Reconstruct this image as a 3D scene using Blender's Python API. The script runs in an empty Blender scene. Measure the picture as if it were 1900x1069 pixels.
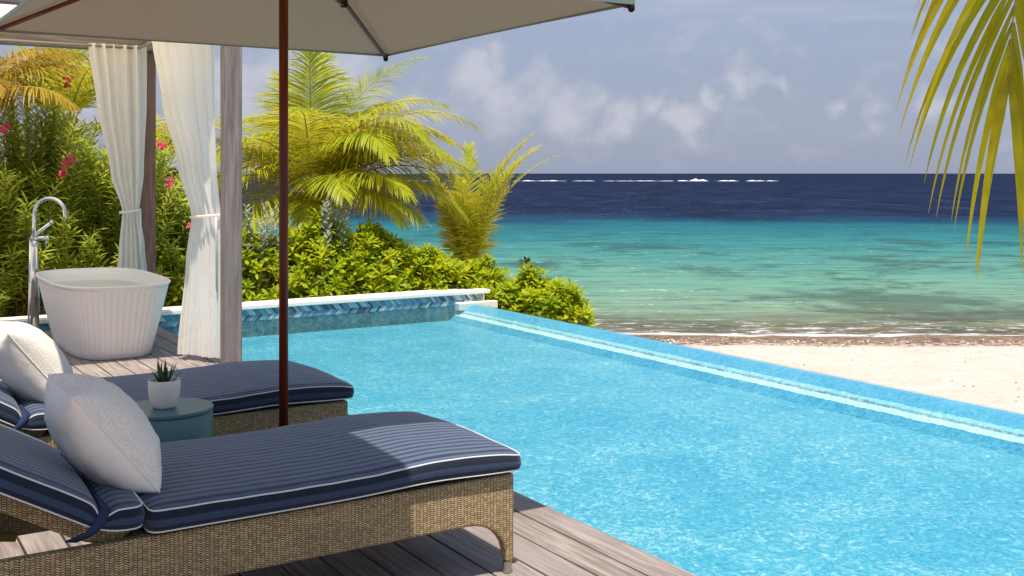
import bpy, bmesh, math, random
from mathutils import Vector, Matrix, noise, Euler

random.seed(7)
sc = bpy.context.scene
COL = sc.collection
rad = math.radians

# ------------------------------------------------------------------ camera, sky, sun, exposure
YAW = rad(32.3)
cam_d = bpy.data.cameras.new("camera")
cam = bpy.data.objects.new("camera", cam_d)
COL.objects.link(cam)
cam.location = (0, 0, 1.4)
cam.rotation_euler = (rad(90), 0, -YAW)
cam_d.sensor_width = 36.0
cam_d.lens = 36.0 * 2010 / 1900
cam_d.shift_y = -212.5 / 1900
cam_d.clip_start = 0.05
cam_d.clip_end = 60000
sc.camera = cam

SUN_DIR = Vector((0.13, 0.27, -1.0)).normalized()      # the way the light travels
sun_d = bpy.data.lights.new("sun", 'SUN')
sun_d.energy = 3.5
sun_d.angle = rad(0.6)
sun_d.color = (1.0, 0.945, 0.86)
sun = bpy.data.objects.new("sun", sun_d)
sun.rotation_euler = SUN_DIR.to_track_quat('-Z', 'Y').to_euler()
COL.objects.link(sun)

world = bpy.data.worlds.new("World")
sc.world = world
world.use_nodes = True
wn, wl = world.node_tree.nodes, world.node_tree.links
wn.clear()


def W_(t, **k):
    n = wn.new(t)
    for a, b in k.items():
        setattr(n, a, b)
    return n


def wmath(op, a, b=None, c=None, clamp=False):
    n = wn.new('ShaderNodeMath'); n.operation = op; n.use_clamp = clamp
    for i, v in enumerate((a, b, c)):
        if v is None: continue
        if isinstance(v, (int, float)): n.inputs[i].default_value = v
        else: wl.new(v, n.inputs[i])
    return n.outputs[0]


sky = W_('ShaderNodeTexSky', sky_type='NISHITA')
sky.sun_disc = False
sky.sun_elevation = math.asin(-SUN_DIR.z)
sky.sun_rotation = math.atan2(-SUN_DIR.x, -SUN_DIR.y)
sky.air_density = 1.0
sky.dust_density = 1.2
sky.ozone_density = 1.6
tc = W_('ShaderNodeTexCoord')
sep = W_('ShaderNodeSeparateXYZ'); wl.new(tc.outputs['Generated'], sep.inputs[0])
# soft veil that turns the lowest sky lavender grey all the way round
elev = sep.outputs[2]
veil = wn.new('ShaderNodeMapRange'); veil.interpolation_type = 'SMOOTHSTEP'
wl.new(elev, veil.inputs[0])
veil.inputs[1].default_value = 0.05; veil.inputs[2].default_value = 0.55
veil.inputs[3].default_value = 0.90; veil.inputs[4].default_value = 0.10
mixv = W_('ShaderNodeMix', data_type='RGBA')
wl.new(veil.outputs[0], mixv.inputs[0])
wl.new(sky.outputs[0], mixv.inputs[6])
mixv.inputs[7].default_value = (1.56, 1.76, 2.46, 1)


# clouds: cumulus low round the horizon, streaks of cirrus higher up
def wnoise(scale, sx, sz, detail, rough, off=0.0):
    mp = W_('ShaderNodeMapping'); wl.new(tc.outputs['Generated'], mp.inputs[0])
    mp.inputs['Scale'].default_value = (sx, sx, sz)
    mp.inputs['Location'].default_value = (off, off * .7, off * .3)
    n = W_('ShaderNodeTexNoise'); n.inputs['Scale'].default_value = scale
    n.inputs['Detail'].default_value = detail; n.inputs['Roughness'].default_value = rough
    wl.new(mp.outputs[0], n.inputs['Vector'])
    return n.outputs['Fac']


def wsmooth(v, a, b, lo=0.0, hi=1.0):
    n = wn.new('ShaderNodeMapRange'); n.interpolation_type = 'SMOOTHSTEP'
    wl.new(v, n.inputs[0])
    n.inputs[1].default_value = a; n.inputs[2].default_value = b
    n.inputs[3].default_value = lo; n.inputs[4].default_value = hi
    return n.outputs[0]


wt = W_('ShaderNodeTexNoise'); wt.inputs['Scale'].default_value = 26; wt.inputs['Detail'].default_value = 6
wl.new(tc.outputs['Generated'], wt.inputs['Vector'])
wv1 = W_('ShaderNodeVectorMath', operation='SUBTRACT'); wl.new(wt.outputs['Color'], wv1.inputs[0]); wv1.inputs[1].default_value = (.5, .5, .5)
wv2 = W_('ShaderNodeVectorMath', operation='SCALE'); wl.new(wv1.outputs[0], wv2.inputs[0]); wv2.inputs['Scale'].default_value = .06
wv3 = W_('ShaderNodeVectorMath', operation='ADD'); wl.new(tc.outputs['Generated'], wv3.inputs[0]); wl.new(wv2.outputs[0], wv3.inputs[1])
warp = wv3.outputs[0]


def blob(az_deg, el, r):
    """a soft ball of direction space in which a cumulus head can form"""
    a = YAW + rad(az_deg)
    d = Vector((math.sin(a) * math.cos(el), math.cos(a) * math.cos(el), math.sin(el)))
    v = W_('ShaderNodeVectorMath', operation='DISTANCE')
    wl.new(warp, v.inputs[0]); v.inputs[1].default_value = d
    return wsmooth(v.outputs['Value'], 0.0, r, 1.0, 0.0)


puff = wnoise(24.0, 1.0, 1.5, 8, 0.58, 3.1)
low = wmath('MULTIPLY', wsmooth(elev, 0.015, 0.055), wsmooth(elev, 0.08, 0.22, 1.0, 0.0))
base = wmath('MULTIPLY', wsmooth(wnoise(4.2, 1.0, 2.2, 5, 0.5, 11.7), 0.40, 0.70), low)
heads = None
for b in ((-1.2, .106, .034), (-2.2, .088, .040), (1.5, .078, .044), (3.0, .062, .046), (-.4, .070, .05), (5.4, .056, .034), (7.4, .064, .026), (12.4, .082, .024), (13.6, .078, .016),
          (10.4, .068, .014), (16.5, .055, .018), (18.6, .050, .018), (9, .050, .03), (21, .06, .03), (-9, .09, .05), (-14, .07, .05), (27, .07, .05), (-22, .08, .06), (40, .07, .05), (-45, .08, .06), (75, .08, .06), (110, .08, .06), (150, .08, .06), (200, .08, .06), (250, .08, .06)):
    v = blob(*b)
    heads = v if heads is None else wmath('MAXIMUM', heads, v)
dens = wmath('ADD', wmath('MULTIPLY', heads, 0.40), wmath('MULTIPLY', base, 0.24))
cum = wsmooth(wmath('ADD', puff, dens), 0.50, 1.08)
cir = wmath('MULTIPLY', wsmooth(wnoise(3.0, 1.0, 9.0, 6, 0.62, 5.3), 0.47, 0.75), wsmooth(elev, 0.07, 0.16))
cfac = wmath('MAXIMUM', wmath('MULTIPLY', cum, 0.72), wmath('MULTIPLY', cir, 0.50), clamp=True)
mixc = W_('ShaderNodeMix', data_type='RGBA')
wl.new(cfac, mixc.inputs[0]); wl.new(mixv.outputs[2], mixc.inputs[6])
mixc.inputs[7].default_value = (3.1, 3.1, 3.45, 1)
bg = W_('ShaderNodeBackground'); bg.inputs['Strength'].default_value = 0.12
wl.new(mixc.outputs[2], bg.inputs['Color'])
wo = W_('ShaderNodeOutputWorld'); wl.new(bg.outputs[0], wo.inputs[0])

sc.view_settings.view_transform = 'Standard'
sc.view_settings.look = 'None'
sc.view_settings.exposure = 0.75
sc.view_settings.gamma = 1.0
sc.view_settings.use_curve_mapping = False
sc.render.engine = 'CYCLES'
sc.cycles.max_bounces = 8
sc.cycles.transparent_max_bounces = 24
sc.cycles.caustics_reflective = False
sc.cycles.caustics_refractive = False
sc.cycles.sample_clamp_indirect = 6
sc.cycles.sample_clamp_direct = 12
sc.cycles.use_denoising = True

FWD = Vector((math.sin(YAW), math.cos(YAW), 0))          # out to sea
ALONG = Vector((math.cos(YAW), -math.sin(YAW), 0))       # along the shore


def shore(s, d, z=0.0):
    """a point given by metres along the shore and metres out towards the sea"""
    p = FWD * d + ALONG * s
    return Vector((p.x, p.y, z))


# ------------------------------------------------------------------ helpers: materials
def lin(c):
    c /= 255.0
    return c / 12.92 if c <= 0.04045 else ((c + 0.055) / 1.055) ** 2.4


def rgb(r, g, b, k=1.0):
    return (lin(r) * k, lin(g) * k, lin(b) * k, 1.0)


class M:
    """small wrapper round a node material"""
    def __init__(self, name):
        self.m = bpy.data.materials.new(name); self.m.use_nodes = True
        self.t = self.m.node_tree; self.n = self.t.nodes; self.l = self.t.links
        self.n.clear()
        self.out = self.n.new('ShaderNodeOutputMaterial')

    def add(self, t, **k):
        n = self.n.new(t)
        for a, b in k.items(): setattr(n, a, b)
        return n

    def put(self, v, sock):
        if v is None: return
        if isinstance(v, bpy.types.NodeSocket): self.l.new(v, sock)
        else: sock.default_value = v

    def math(self, op, a, b=None, c=None, clamp=False):
        n = self.add('ShaderNodeMath', operation=op, use_clamp=clamp)
        for i, v in enumerate((a, b, c)): self.put(v, n.inputs[i])
        return n.outputs[0]

    def mix(self, f, a, b, blend='MIX'):
        n = self.add('ShaderNodeMix', data_type='RGBA', blend_type=blend)
        self.put(f, n.inputs[0]); self.put(a, n.inputs[6]); self.put(b, n.inputs[7])
        return n.outputs[2]

    def coord(self, which='Object', scale=(1, 1, 1), rot=(0, 0, 0)):
        if which == 'Position': o = self.add('ShaderNodeNewGeometry').outputs['Position']
        else: o = self.add('ShaderNodeTexCoord').outputs[which]
        mp = self.add('ShaderNodeMapping')
        self.l.new(o, mp.inputs[0]); mp.inputs['Scale'].default_value = scale
        mp.inputs['Rotation'].default_value = rot
        return mp.outputs[0]

    def noise(self, vec, scale, detail=4, rough=0.55, dist=0.0):
        n = self.add('ShaderNodeTexNoise'); self.l.new(vec, n.inputs['Vector'])
        n.inputs['Scale'].default_value = scale; n.inputs['Detail'].default_value = detail
        n.inputs['Roughness'].default_value = rough; n.inputs['Distortion'].default_value = dist
        return n.outputs['Fac']

    def smooth(self, v, a, b, lo=0.0, hi=1.0):
        n = self.add('ShaderNodeMapRange', interpolation_type='SMOOTHSTEP')
        self.l.new(v, n.inputs[0])
        for i, x in zip((1, 2, 3, 4), (a, b, lo, hi)): self.put(x, n.inputs[i])
        return n.outputs[0]

    def ramp(self, v, stops, interp='LINEAR'):
        n = self.add('ShaderNodeValToRGB'); self.l.new(v, n.inputs[0])
        cr = n.color_ramp; cr.interpolation = interp
        while len(cr.elements) < len(stops): cr.elements.new(0.5)
        for e, (p, c) in zip(cr.elements, stops): e.position = p; e.color = c
        return n.outputs[0]

    def bump(self, h, strength=0.3, dist=0.01, nrm=None):
        n = self.add('ShaderNodeBump'); self.l.new(h, n.inputs['Height'])
        n.inputs['Strength'].default_value = strength; n.inputs['Distance'].default_value = dist
        if nrm: self.l.new(nrm, n.inputs['Normal'])
        return n.outputs[0]

    def bsdf(self, color, rough=0.6, spec=0.5, metal=0.0, normal=None, sheen=0.0):
        p = self.add('ShaderNodeBsdfPrincipled')
        self.put(color, p.inputs['Base Color']); self.put(rough, p.inputs['Roughness'])
        self.put(metal, p.inputs['Metallic']); self.put(spec, p.inputs['Specular IOR Level'])
        if sheen: p.inputs['Sheen Weight'].default_value = sheen
        if normal: self.l.new(normal, p.inputs['Normal'])
        return p.outputs[0]

    def done(self, shader):
        self.l.new(shader, self.out.inputs['Surface'])
        return self.m

    def thin(self, shader, color, amount, normal=None):
        """let some light through a leaf or a cloth"""
        t = self.add('ShaderNodeBsdfTranslucent'); self.put(color, t.inputs['Color'])
        if normal: self.l.new(normal, t.inputs['Normal'])
        x = self.add('ShaderNodeMixShader'); x.inputs[0].default_value = amount
        self.l.new(shader, x.inputs[1]); self.l.new(t.outputs[0], x.inputs[2])
        return x.outputs[0]

    def attr(self, name):
        n = self.add('ShaderNodeAttribute'); n.attribute_name = name
        return n.outputs['Color']

    def rand(self):
        return self.add('ShaderNodeObjectInfo').outputs['Random']


def plain(name, color, rough=0.6, spec=0.4, metal=0.0, var=0.12, scale=20, bump=0.0):
    m = M(name)
    v = m.coord('Object')
    n = m.noise(v, scale, 5, 0.6)
    dark = tuple(c * (1 - var) for c in color[:3]) + (1,)
    light = tuple(min(1, c * (1 + var)) for c in color[:3]) + (1,)
    col = m.mix(n, dark, light)
    nb = m.bump(m.noise(v, scale * 6, 3), bump, 0.004) if bump else None
    return m.done(m.bsdf(col, rough, spec, metal, nb))


# ------------------------------------------------------------------ helpers: meshes
class MB:
    def __init__(self):
        self.v = []; self.f = []; self.mi = []; self.uv = None; self.col = None

    def add(self, vs, fs, mi=0):
        o = len(self.v)
        self.v += [tuple(p) for p in vs]
        for f in fs:
            self.f.append(tuple(i + o for i in f)); self.mi.append(mi)
        return o

    def box(self, x0, x1, y0, y1, z0, z1, mi=0):
        self.add([(x0, y0, z0), (x1, y0, z0), (x1, y1, z0), (x0, y1, z0), (x0, y0, z1), (x1, y0, z1), (x1, y1, z1), (x0, y1, z1)],
                 [(3, 2, 1, 0), (4, 5, 6, 7), (0, 1, 5, 4), (1, 2, 6, 5), (2, 3, 7, 6), (3, 0, 4, 7)], mi)

    def tube(self, pts, r, n=10, closed=False, caps=True, mi=0):
        pts = [Vector(p) for p in pts]
        k = len(pts)
        rs = r if isinstance(r, (list, tuple)) else [r] * k
        rings = []
        up = None
        for i, p in enumerate(pts):
            if closed: t = pts[(i + 1) % k] - pts[i - 1]
            else: t = pts[min(i + 1, k - 1)] - pts[max(i - 1, 0)]
            t.normalize()
            if up is None:
                up = Vector((0, 0, 1)) if abs(t.z) < 0.9 else Vector((1, 0, 0))
            a = t.cross(up)
            if a.length < 1e-5: a = t.cross(Vector((0, 1, 0.1)))
            a.normalize(); b = a.cross(t).normalized(); up = b
            rings.append([p + (a * math.cos(2 * math.pi * j / n) + b * math.sin(2 * math.pi * j / n)) * rs[i] for j in range(n)])
        vs = [q for rg in rings for q in rg]; fs = []
        for i in range(k if closed else k - 1):
            i2 = (i + 1) % k
            for j in range(n):
                j2 = (j + 1) % n
                fs.append((i * n + j, i2 * n + j, i2 * n + j2, i * n + j2))
        if caps and not closed:
            fs.append(tuple(reversed(range(n)))[::-1] if False else tuple(range(n)))
            fs.append(tuple((k - 1) * n + j for j in reversed(range(n))))
        self.add(vs, fs, mi)

    def lathe(self, prof, n=32, c=(0, 0), mi=0, cap=True):
        vs = []; fs = []
        for (r, z) in prof:
            vs += [(c[0] + r * math.cos(2 * math.pi * j / n), c[1] + r * math.sin(2 * math.pi * j / n), z) for j in range(n)]
        for i in range(len(prof) - 1):
            for j in range(n):
                j2 = (j + 1) % n
                fs.append((i * n + j, i * n + j2, (i + 1) * n + j2, (i + 1) * n + j))
        if cap:
            fs.append(tuple(reversed(range(n)))); fs.append(tuple((len(prof) - 1) * n + j for j in range(n)))
        self.add(vs, fs, mi)

    def prism(self, poly, y0, y1, mi=0):
        """outline in x-z, extruded along y"""
        k = len(poly)
        self.add([(x, y0, z) for x, z in poly] + [(x, y1, z) for x, z in poly],
                 [tuple(range(k)), tuple(reversed(range(k, 2 * k)))] + [(i, i + k, (i + 1) % k + k, (i + 1) % k) for i in range(k)], mi)

    def mesh(self, name, mats, smooth=False, bevel=0.0, seg=2, recalc=False, boxuv=False, weld=False):
        me = bpy.data.meshes.new(name)
        me.from_pydata(self.v, [], self.f)
        if not isinstance(mats, (list, tuple)): mats = [mats]
        for m in mats: me.materials.append(m)
        me.polygons.foreach_set('material_index', self.mi)
        if bevel or recalc or weld:
            bm = bmesh.new(); bm.from_mesh(me)
            if weld: bmesh.ops.remove_doubles(bm, verts=bm.verts, dist=1e-5)
            bmesh.ops.recalc_face_normals(bm, faces=bm.faces)
            if bevel:
                es = [e for e in bm.edges if len(e.link_faces) == 2 and e.calc_face_angle(0) > 0.6]
                bmesh.ops.bevel(bm, geom=es, offset=bevel, segments=seg, profile=0.5, affect='EDGES', clamp_overlap=True)
            bm.to_mesh(me); bm.free()
        if smooth:
            me.polygons.foreach_set('use_smooth', [True] * len(me.polygons))
        if self.col is not None:
            ca = me.color_attributes.new('tint', 'FLOAT_COLOR', 'POINT')
            flat = []
            for c in self.col: flat += [c[0], c[1], c[2], 1.0]
            ca.data.foreach_set('color', flat)
        if boxuv:
            ul = me.uv_layers.new(name='uv')
            for p in me.polygons:
                nx, ny, nz = (abs(c) for c in p.normal)
                for li in p.loop_indices:
                    x, y, z = me.vertices[me.loops[li].vertex_index].co
                    ul.data[li].uv = (x, z) if ny >= nx and ny >= nz else ((y, z) if nx >= nz else (x, y))
        me.update()
        return me

    def obj(self, name, mats, parent=None, **k):
        return link(name, self.mesh(name, mats, **k), parent)


def link(name, me, parent=None):
    o = bpy.data.objects.new(name, me)
    COL.objects.link(o)
    if parent: o.parent = parent
    return o


def thing(name, label, cat, loc=(0, 0, 0), rz=0.0, group=None):
    o = bpy.data.objects.new(name, None); COL.objects.link(o)
    o.empty_display_size = 0.1
    o.location = loc; o.rotation_euler = (0, 0, rz)
    return tag(o, label, cat, group)


def tag(o, label, cat, group=None):
    o['label'] = label; o['category'] = cat
    if group: o['group'] = group
    return o


def struct(o):
    o['kind'] = 'structure'; return o


def stuff(o):
    o['kind'] = 'stuff'; return o


def copy_tree(o, parent=None):
    c = o.copy(); COL.objects.link(c)
    if parent: c.parent = parent
    for ch in list(o.children): copy_tree(ch, c)
    return c


# ------------------------------------------------------------------ materials
def m_wood(name, a, b, c, along='Y', rough=0.75):
    m = M(name)
    scl = {'Y': (1, .06, 1), 'Z': (1, 1, .06), 'X': (.06, 1, 1)}[along]
    p = m.coord('Position', scl)
    g = m.noise(p, 42, 8, 0.62, 0.4)
    g2 = m.noise(m.coord('Position', tuple(x * .5 + .02 for x in scl)), 9, 4, 0.6)
    blot = m.noise(m.coord('Position'), 3.5, 4, 0.6)
    col = m.mix(m.smooth(g, .32, .72), a, b)
    col = m.mix(m.smooth(g2, .45, .8), col, c)
    r = m.rand()
    col = m.mix(m.math('MULTIPLY', r, .55), col, m.mix(.5, col, c))
    col = m.mix(m.smooth(blot, .55, .8, 0, .28), col, tuple(x * .45 for x in a[:3]) + (1,))
    nb = m.bump(g, .35, .003)
    return m.done(m.bsdf(col, rough, .25, 0, nb))


MAT = {}
MAT['deck'] = m_wood('weathered_deck_wood', rgb(112, 98, 90), rgb(170, 157, 147), rgb(142, 131, 125))
MAT['post'] = m_wood('silvered_timber', rgb(104, 93, 86), rgb(156, 144, 135), rgb(132, 122, 116), 'Z')
MAT['beam'] = m_wood('grey_timber_beam', rgb(104, 92, 88), rgb(150, 138, 132), rgb(126, 116, 112), 'X')
MAT['brown_post'] = m_wood('brown_timber', rgb(104, 74, 60), rgb(150, 116, 98), rgb(126, 98, 84), 'Z')
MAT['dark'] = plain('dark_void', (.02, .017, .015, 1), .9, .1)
MAT['stone'] = plain('white_limestone', rgb(238, 228, 214), .75, .25, 0, .05, 6, .15)
MAT['chrome'] = plain('chrome', (.72, .72, .72, 1), .09, .5, 1.0, .03, 5)
MAT['steel'] = plain('brushed_steel', (.50, .47, .43, 1), .32, .5, 1.0, .05, 30)
MAT['rod'] = plain('rod_steel', rgb(150, 148, 140), .35, .5, .6, .05, 30)
MAT['mahogany'] = m_wood('mahogany', rgb(70, 26, 10), rgb(124, 52, 24), rgb(96, 38, 16), 'Z', .32)
MAT['piping'] = plain('white_piping', rgb(214, 214, 208), .8, .2, 0, .06, 60)
MAT['teal_paint'] = plain('teal_grey_paint', rgb(84, 118, 116), .38, .4, 0, .05, 4)
MAT['pot'] = plain('white_ceramic', rgb(226, 218, 204), .5, .4, 0, .04, 20, .1)
MAT['soil'] = plain('soil', (.05, .035, .022, 1), .95, .1, 0, .4, 60, .6)


def m_fabric(name, color, weave=900, var=.1, through=0.0, rough=.85, bump=.25, wr=0.0):
    m = M(name)
    v = m.coord('Object')
    n = m.noise(v, weave, 2, .5)
    big = m.noise(v, 6, 4, .55)
    f = m.math('ADD', m.math('MULTIPLY', n, .5), m.math('MULTIPLY', big, .5))
    col = m.mix(f, tuple(c * (1 - var) for c in color[:3]) + (1,), tuple(min(1, c * (1 + var)) for c in color[:3]) + (1,))
    nb = m.bump(n, bump, .002)
    if wr: nb = m.bump(m.noise(v, 14, 3, .6, .6), wr, .02, nb)
    s = m.bsdf(col, rough, .15, 0, nb)
    if through: s = m.thin(s, col, through)
    return m.done(s)


MAT['curtain'] = m_fabric('cream_curtain_cloth', rgb(248, 243, 235), 700, .03, .50, wr=.25)
MAT['canopy'] = m_fabric('taupe_canopy_cloth', rgb(158, 138, 116), 500, .05, .13, wr=.22)
MAT['hem'] = m_fabric('grey_green_hem', rgb(120, 132, 124), 500, .06)
MAT['shade'] = m_fabric('cream_shade_cloth', rgb(250, 234, 200), 500, .04, .72)
MAT['linen'] = m_fabric('white_linen', rgb(248, 236, 220), 500, .04, 0, wr=.18)


def m_knit():
    m = M('white_knit')
    v = m.coord('Object', (1, 1, .6))
    w = m.add('ShaderNodeTexVoronoi'); w.inputs['Scale'].default_value = 190
    w.inputs['Randomness'].default_value = .45
    m.l.new(v, w.inputs['Vector'])
    h = m.smooth(w.outputs['Distance'], .1, .7)
    col = m.mix(h, rgb(252, 242, 228), rgb(228, 216, 200))
    nb = m.bump(m.math('SUBTRACT', 1.0, h), .4, .002)
    nb = m.bump(m.noise(m.coord('Object'), 9, 3, .5), .12, .02, nb)
    return m.done(m.bsdf(col, .9, .1, 0, nb))


MAT['knit'] = m_knit()


def m_stripe():
    m = M('navy_striped_canvas')
    sp = m.add('ShaderNodeSeparateXYZ')
    v = m.coord('UV')
    m.l.new(v, sp.inputs[0])
    y = sp.outputs[1]
    wob = m.noise(m.coord('Object'), 3, 2)
    t = m.math('FRACT', m.math('ADD', m.math('DIVIDE', y, .0405), m.math('MULTIPLY', wob, .2)))
    a = m.math('ABSOLUTE', m.math('SUBTRACT', t, .5))
    band = m.smooth(a, .12, .30)
    fine = m.noise(m.coord('Object'), 700, 2)
    dark = m.mix(fine, rgb(22, 31, 48), rgb(32, 42, 61))
    light = m.mix(fine, rgb(64, 76, 97), rgb(87, 99, 120))
    col = m.mix(band, dark, light)
    nb = m.bump(band, .35, .003)
    nb = m.bump(m.noise(m.coord('Object'), 11, 3, .6, .8), .25, .02, nb)
    return m.done(m.bsdf(col, .7, .3, 0, nb, .25))


def m_side():
    m = M('navy_banded_canvas')
    sp = m.add('ShaderNodeSeparateXYZ')
    m.l.new(m.coord('UV'), sp.inputs[0])
    t = sp.outputs[1]
    a = m.math('ABSOLUTE', m.math('SUBTRACT', t, .42))
    band = m.smooth(a, .14, .20, 1, 0)
    fine = m.noise(m.coord('Object'), 700, 2)
    col = m.mix(band, m.mix(fine, rgb(15, 22, 38), rgb(25, 34, 52)), m.mix(fine, rgb(42, 55, 78), rgb(56, 69, 92)))
    nb = m.bump(m.noise(m.coord('Object'), 16, 3, .6), .3, .015)
    return m.done(m.bsdf(col, .75, .25, 0, nb, .2))


MAT['stripe'] = m_stripe()
MAT['side'] = m_side()
MAT['strap'] = m_fabric('navy_strap', rgb(44, 54, 84), 600, .2)


def m_wicker():
    m = M('woven_wicker')
    sp = m.add('ShaderNodeSeparateXYZ')
    m.l.new(m.coord('UV'), sp.inputs[0])
    u, v = sp.outputs[0], sp.outputs[1]
    uc = m.math('DIVIDE', u, .0130)
    col_i = m.math('FLOOR', uc)
    fu = m.math('FRACT', uc)
    par = m.math('SUBTRACT', m.math('MULTIPLY', m.math('FLOORED_MODULO', col_i, 2.0), 2.0), 1.0)
    vv = m.math('ADD', m.math('DIVIDE', v, .0068), m.math('MULTIPLY', m.math('MULTIPLY', par, fu), .72))
    fv = m.math('FRACT', vv)
    a = m.math('ABSOLUTE', m.math('SUBTRACT', fv, .5))
    strand = m.smooth(a, .22, .47, 1, 0)
    edge = m.smooth(m.math('ABSOLUTE', m.math('SUBTRACT', fu, .5)), .36, .5, 1, .35)
    h = m.math('MULTIPLY', strand, edge)
    wn_ = m.add('ShaderNodeTexWhiteNoise', noise_dimensions='2D')
    cb = m.add('ShaderNodeCombineXYZ')
    m.l.new(col_i, cb.inputs[0]); m.l.new(m.math('FLOOR', vv), cb.inputs[1])
    m.l.new(cb.outputs[0], wn_.inputs['Vector'])
    tone = m.mix(wn_.outputs['Value'], rgb(170, 142, 98), rgb(220, 192, 142))
    c = m.mix(h, rgb(70, 52, 32), tone)
    c = m.mix(m.smooth(m.noise(m.coord('Object'), 5, 3), .4, .7, 0, .35), c, m.mix(.5, c, rgb(120, 104, 84)))
    nb = m.bump(h, .8, .004)
    return m.done(m.bsdf(c, .55, .3, 0, nb))


MAT['wicker'] = m_wicker()


def m_leaf(name, stops, through=.35, rough=.45, spec=.35):
    """stops: colours picked by the leaf's own tint value"""
    m = M(name)
    sp = m.add('ShaderNodeSeparateColor')
    m.l.new(m.attr('tint'), sp.inputs[0])
    col = m.ramp(sp.outputs[0], stops)
    n = m.noise(m.coord('Position'), 30, 2)
    col = m.mix(m.math('MULTIPLY', n, .35), col, tuple(c * .6 for c in stops[0][1][:3]) + (1,))
    s = m.bsdf(col, rough, spec)
    tcol = m.mix(.55, col, (.9, .75, .03, 1), 'MULTIPLY')
    s = m.thin(s, m.mix(.4, col, tuple(min(1, c * 1.6) for c in stops[-1][1][:3]) + (1,)), through)
    return m.done(s)


MAT['palm'] = m_leaf('coconut_leaflet', [(0, (.12, .22, .014, 1)), (.4, (.36, .48, .016, 1)), (.75, (.66, .68, .02, 1)), (.93, (.80, .68, .03, 1)), (1, (.60, .38, .05, 1))], .55)
MAT['palm_dry'] = m_leaf('yellowing_leaflet', [(0, (.12, .11, .01, 1)), (.4, (.36, .26, .012, 1)), (.75, (.60, .40, .02, 1)), (1, (.48, .22, .04, 1))], .40)
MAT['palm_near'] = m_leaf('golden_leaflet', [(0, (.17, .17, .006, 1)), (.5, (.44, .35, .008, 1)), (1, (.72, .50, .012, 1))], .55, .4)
MAT['scaevola'] = m_leaf('sea_lettuce_leaf', [(0, (.11, .20, .008, 1)), (.4, (.32, .44, .010, 1)), (.75, (.56, .60, .014, 1)), (1, (.72, .62, .03, 1))], .50, .45, .3)
MAT['darkleaf'] = m_leaf('dark_glossy_leaf', [(0, (.015, .04, .010, 1)), (.6, (.05, .10, .015, 1)), (1, (.12, .17, .03, 1))], .22, .4, .5)
MAT['oleander'] = m_leaf('oleander_leaf', [(0, (.13, .19, .018, 1)), (.45, (.38, .45, .035, 1)), (.8, (.54, .58, .06, 1)), (1, (.70, .62, .10, 1))], .52, .55, .25)
MAT['silver'] = m_leaf('silver_leaf', [(0, (.26, .30, .20, 1)), (.5, (.46, .50, .36, 1)), (1, (.66, .68, .54, 1))], .35, .8, .1)
MAT['aloe'] = m_leaf('succulent_leaf', [(0, (.02, .055, .015, 1)), (.6, (.06, .13, .03, 1)), (1, (.16, .26, .06, 1))], .15, .4, .5)
MAT['bark'] = plain('palm_bark', (.20, .145, .10, 1), .9, .1, 0, .45, 14, .8)
MAT['stem'] = plain('pale_stem', (.26, .19, .09, 1), .85, .1, 0, .35, 25, .4)
MAT['rachis'] = plain('frond_rib', (.36, .30, .06, 1), .5, .3, 0, .2, 10)


def m_petal():
    m = M('pink_petal')
    col = m.mix(m.noise(m.coord('Object'), 20, 2), (.62, .03, .09, 1), (.85, .13, .24, 1))
    return m.done(m.thin(m.bsdf(col, .6, .2), (.85, .1, .2, 1), .35))


MAT['petal'] = m_petal()


# ------------------------------------------------------------------ terrain, sea, beach
def ground_z(s, d):
    n = noise.noise(Vector((s * .25, d * .25, 3.0))) * .05 + noise.noise(Vector((s * 1.1, d * 1.1, 9.0))) * .018
    z = -1.02 - max(0, d - 8.0) * .048 + n
    return z if d < 24 else z - (d - 24) * .08


def m_sand():
    m = M('pale_coral_sand')
    p = m.coord('Position')
    grain = m.noise(p, 160, 3, .7)
    peb = m.add('ShaderNodeTexVoronoi'); peb.inputs['Scale'].default_value = 22
    m.l.new(p, peb.inputs['Vector'])
    big = m.noise(p, 1.3, 5, .6)
    col = m.mix(grain, rgb(176, 162, 146), rgb(218, 209, 196))
    col = m.mix(m.smooth(big, .45, .75, 0, .5), col, rgb(196, 170, 140))
    col = m.mix(m.smooth(m.noise(p, 7, 5, .7), .58, .70, 0, .55), col, rgb(158, 128, 98))
    col = m.mix(m.smooth(peb.outputs['Distance'], .05, .14, .6, 0), col, rgb(140, 112, 86))
    # wet sand and seaweed by the water line
    q = m.add('ShaderNodeVectorMath', operation='DOT_PRODUCT')
    m.l.new(m.add('ShaderNodeNewGeometry').outputs['Position'], q.inputs[0]); q.inputs[1].default_value = FWD
    q2 = m.add('ShaderNodeVectorMath', operation='DOT_PRODUCT')
    m.l.new(m.add('ShaderNodeNewGeometry').outputs['Position'], q2.inputs[0]); q2.inputs[1].default_value = ALONG
    wob = m.noise(p, .8, 5, .65)
    line = m.math('ADD', m.math('ADD', q.outputs['Value'], m.math('MULTIPLY', q2.outputs['Value'], .035)), m.math('MULTIPLY', wob, 1.2))
    wet = m.smooth(line, 18.9, 19.7)
    weed = m.math('MULTIPLY', m.smooth(line, 18.75, 19.15), m.smooth(m.noise(p, 6, 5, .75), .44, .60))
    col = m.mix(wet, col, rgb(142, 118, 92))
    col = m.mix(weed, col, rgb(92, 60, 34))
    scrap = m.smooth(m.noise(p, 9, 4, .8), .66, .72, 0, .7)
    col = m.mix(scrap, col, rgb(128, 92, 58))
    nb = m.bump(m.noise(p, 3.2, 6, .7), .9, .12)
    nb = m.bump(grain, .3, .006, nb)
    return m.done(m.bsdf(col, m.mix(wet, (.95, .95, .95, 1), (.4, .4, .4, 1)), .2, 0, nb))


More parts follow.
